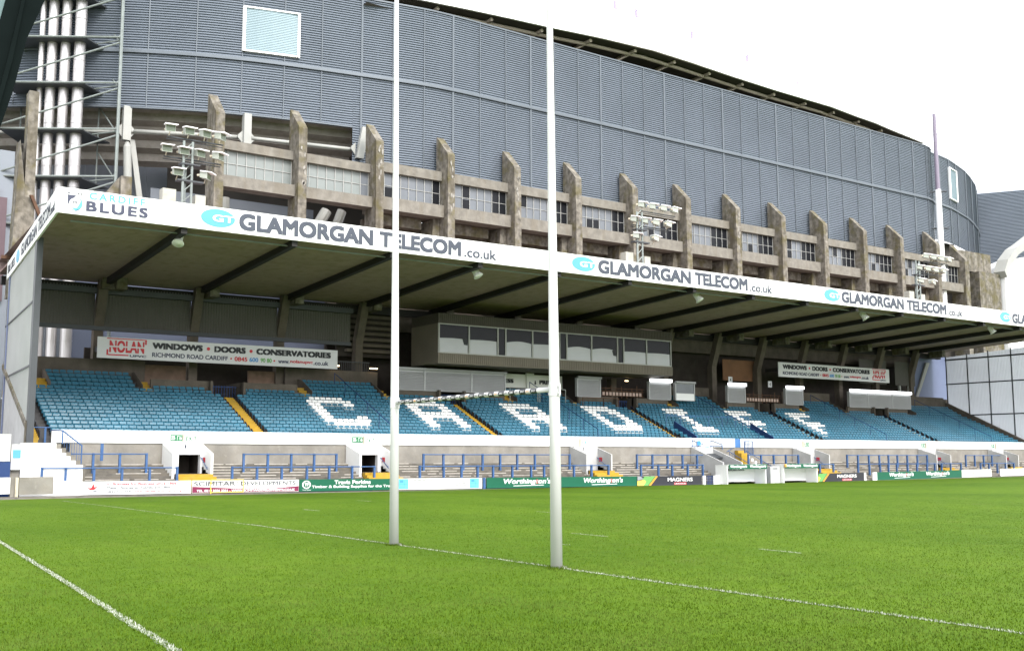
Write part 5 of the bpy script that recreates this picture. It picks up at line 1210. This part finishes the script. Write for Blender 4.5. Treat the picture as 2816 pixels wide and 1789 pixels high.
b = MB(); b.tube((20.2, 58, 16), (22.6, 58, 20.2), .42, 10); b.tube((22.0, 57.4, 16), (23.6, 57.4, 20.2), .36, 10); b.tube((14.5, 57.5, 16), (14.5, 57.5, 20.0), .35, 10); each(b, 'leg', 'strut_paint', ST, tilt=False)
b = MB(); b.box(11, 24, 63.5, 63.7, 12, 21.5); b.build('grey_wall', 'grey_sheet', ST, tilt=False)
b = MB(); b.box(13, 33, 66.0, 66.3, 8, 27); b.build('dark_backdrop', 'soffit', ST, tilt=False)  # added dark backdrop, keeps bright sky out of the gap between the legs
b = MB(); b.box(93, 118, 64.0, 64.3, 8, 27); b.box(95.0, 103.0, 56.6, 56.8, 8, 26.4); b.box(103.01, 112, 59.5, 59.7, 8, 25.9); each(b, 'dark_backdrop', 'soffit', ST, tilt=False)  # more dark backdrops, added to close the sky gaps under the right cladding
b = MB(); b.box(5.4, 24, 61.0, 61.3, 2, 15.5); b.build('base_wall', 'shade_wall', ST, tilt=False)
# corner mast
MS = thing('mast', 'tall slender mast, white below and mauve above, beside the louvred stadium wall', 'mast', (95.3, 53.2, 20), tilt=False)
MB().tube((95.0, 53.2, 18), (95.0, 53.2, 31.2), .36, 14, .32).build('lower_tube', 'stadium_white', MS, tilt=False)
MB().tube((95.0, 53.2, 31.2), (95.0, 53.2, 40.0), .25, 14, .2).build('upper_tube', 'mauve_paint', MS, tilt=False)
b = MB()
for z in (26.8, 31.0): b.tube((95.75, 52.6, z), (94.5, 53.9, z), .09, 6)
each(b, 'tie_bar', 'dark_steel', MS, tilt=False)
b = MB(); b.tube((94.8, 53.3, 38.2), (95.7, 53.0, 38.3), .05); b.tube((94.8, 53.3, 37.6), (95.7, 53.0, 37.7), .05); tag(b.build('antenna', 'dark_steel', tilt=False), 'small dark antenna arms near the top of the white mast', 'antenna')
# white shell at the right edge
WS = thing('white_shell', 'curved white shell structure at the right edge above the grandstand roof', 'shell structure', (110, 53, 0), tilt=False)
b = MB()
pr_ = [(105.6, 12), (105.6, 22.3), (106.2, 23.4), (107.6, 24.2), (109.4, 24.8), (111.5, 25.1), (116, 25.4), (116, 12)]
b.prism([(x, 52.0, z) for x, z in pr_], (0, 3, 0)); b.build('body', 'stadium_white', WS, tilt=False)
b = MB(); E_ = [(105.4, 22.0), (106.3, 23.5), (108.2, 25.0), (110.2, 25.95), (112.2, 27.0), (114.5, 28.3), (117, 29.6)]
for p, q in zip(E_[:-1], E_[1:]): b.hexa([(p[0], 51.6, p[1]), (q[0], 51.6, q[1]), (q[0], 53, q[1]), (p[0], 53, p[1]), (p[0]-.45, 51.6, p[1]+.7), (q[0]-.45, 51.6, q[1]+.7), (q[0]-.45, 53, q[1]+.7), (p[0]-.45, 53, p[1]+.7)])
b.build('edge_beam', 'strut_paint', WS, tilt=False)
b = MB(); b.tube((109.2, 51.9, 14), (110.6, 51.9, 24.8), .12, 6); b.build('seam', 'ridge_paint', WS, tilt=False)

# ================================================================ flue tower of scaffold at the left
FT = thing('flue_tower', 'galvanised scaffold tower carrying four tall silver flues at the left', 'flue tower', (3.5, 59, 0), tilt=False)
TA = Vector((7.1, 58.0)); TD = Vector((-.84, .543)); TN = Vector((.543, .84))       # right front corner, along the front, into the depth
def tp(u, v=0): q = TA+TD*u+TN*v; return (q.x, q.y)
for u, r in ((5.78, .19), (5.05, .33), (4.15, .33), (3.17, .38)):
    b = MB(); xc, yc = tp(u, 1.0); z = 5.0
    while z < 42: b.tube((xc, yc, z), (xc, yc, z+1.48), r, 20); b.tube((xc, yc, z+1.48), (xc, yc, z+1.5), r+.03, 20); z += 1.5
    b.build('flue', 'flue_steel', FT, tilt=False)
def bar(b, u0, v0, z0, u1, v1, z1, r): b.tube(tp(u0, v0)+(z0,), tp(u1, v1)+(z1,), r, 6)
for z in (36.4, 33.3, 30.25, 27.0, 23.75, 20.45, 17.2):
    b = MB(); a = [tp(7.9, 0), tp(2.4, 0), tp(1.6, 3.2), tp(7.9, 3.2)]; b.prism([q+(z,) for q in a], (0, 0, .09)); b.build('platform', 'dark_steel', FT, tilt=False)
    b = MB()
    for q in ((0, 0, z+.1, 8.0, 0, z+.1, .07), (.3, .6, z+.1, 8, 3.4, z+.1, .05), (7.9, -.1, z+.3, .1, -.1, z+2.9, .065), (.1, 0, z+.2, 1.2, 3.3, z+.25, .06), (.1, 0, z+3, .6, 1.6, z+.3, .05), (2.4, 3.3, z+2.6, .6, 1.6, z+.3, .05)): bar(b, *q)
    each(b, 'brace', 'galvanised', FT, tilt=False)
for u, v, r in ((8.0, 0, .08), (0, 0, .11), (.6, 1.6, .08), (8, 3.4, .07), (2.5, 3.3, .06)):
    b = MB(); bar(b, u, v, 5, u, v, 39.5, r); b.build('upright', 'galvanised', FT, tilt=False)
# far left: grey sheds with red and pink panels
LB = thing('grey_shed', 'pale grey sheeted shed with red and pink panels at the far left edge', 'shed', (-1, 62, 0), tilt=False)
b = MB()
for i in range(5): b.box(-3.5+1.0*i, -2.53+1.0*i, 62, 64, 4, 22.3)
b.build('wall', 'grey_sheet', LB, tilt=False)
MB().box(-2.5, 1.1, 61.7, 61.98, 12, 19.0).build('pink_panel', 'pink_panel', LB, tilt=False); MB().box(-.5, .55, 61.6, 61.98, 19.02, 19.7).build('red_panel', 'red_panel', LB, tilt=False)
b = MB(); b.prism([(-3, 61, 19.5), (.2, 61, 23.6), (.7, 61, 25.5), (-.6, 61, 27.5), (-3, 61, 27.5)], (0, .6, 0)); b.build('gable_beam', 'pier_concrete', LB, tilt=False)
# dark edge of a neighbouring stand roof, top left
DE = thing('roof_gantry', 'dark slanting roof edge of a neighbouring stand at the top left corner', 'roof edge', (-4.5, 25, 16), tilt=False)
b = MB(); b.prism([(-5.6, 25, 11.0), (-4.72, 25, 14.55), (-4.35, 25, 16.6), (-3.75, 25, 18.4), (-3.3, 25, 20.5), (-4.6, 25, 20.5), (-5.75, 25, 14.2)], (0, 1.2, 0)); b.build('edge_beam', 'tower_dark', DE, tilt=False)
b = MB(); b.prism([(-5.25, 24.8, 14.0), (-4.95, 24.8, 15.8), (-4.55, 24.8, 18.4), (-4.4, 24.8, 20.5), (-4.3, 24.8, 20.5), (-4.45, 24.8, 18.4), (-4.82, 24.8, 15.6), (-5.2, 24.8, 13.6)], (0, .15, 0)); b.build('trim', 'tower_dark', DE, tilt=False)
b = MB(); b.prism([(-8, 25.5, 12.0), (-5.7, 25.5, 14.6), (-4.9, 25.5, 17.8), (-4.4, 25.5, 20.5), (-8, 25.5, 20.5)], (0, .3, 0)); b.build('teal_sheet', 'tower_teal', DE, tilt=False)
# terrace of the far-left end, grey wall under the stand side
b = MB(); b.box(-9, -1.9, 45, 45.4, -.4, 7.5); b.box(-2.2, -.95, 50.6, 52, -.4, 13.0); tag(b.build('rendered_wall', 'grey_render', tilt=False), 'tall pale rendered wall at the far left beside the grandstand', 'wall')
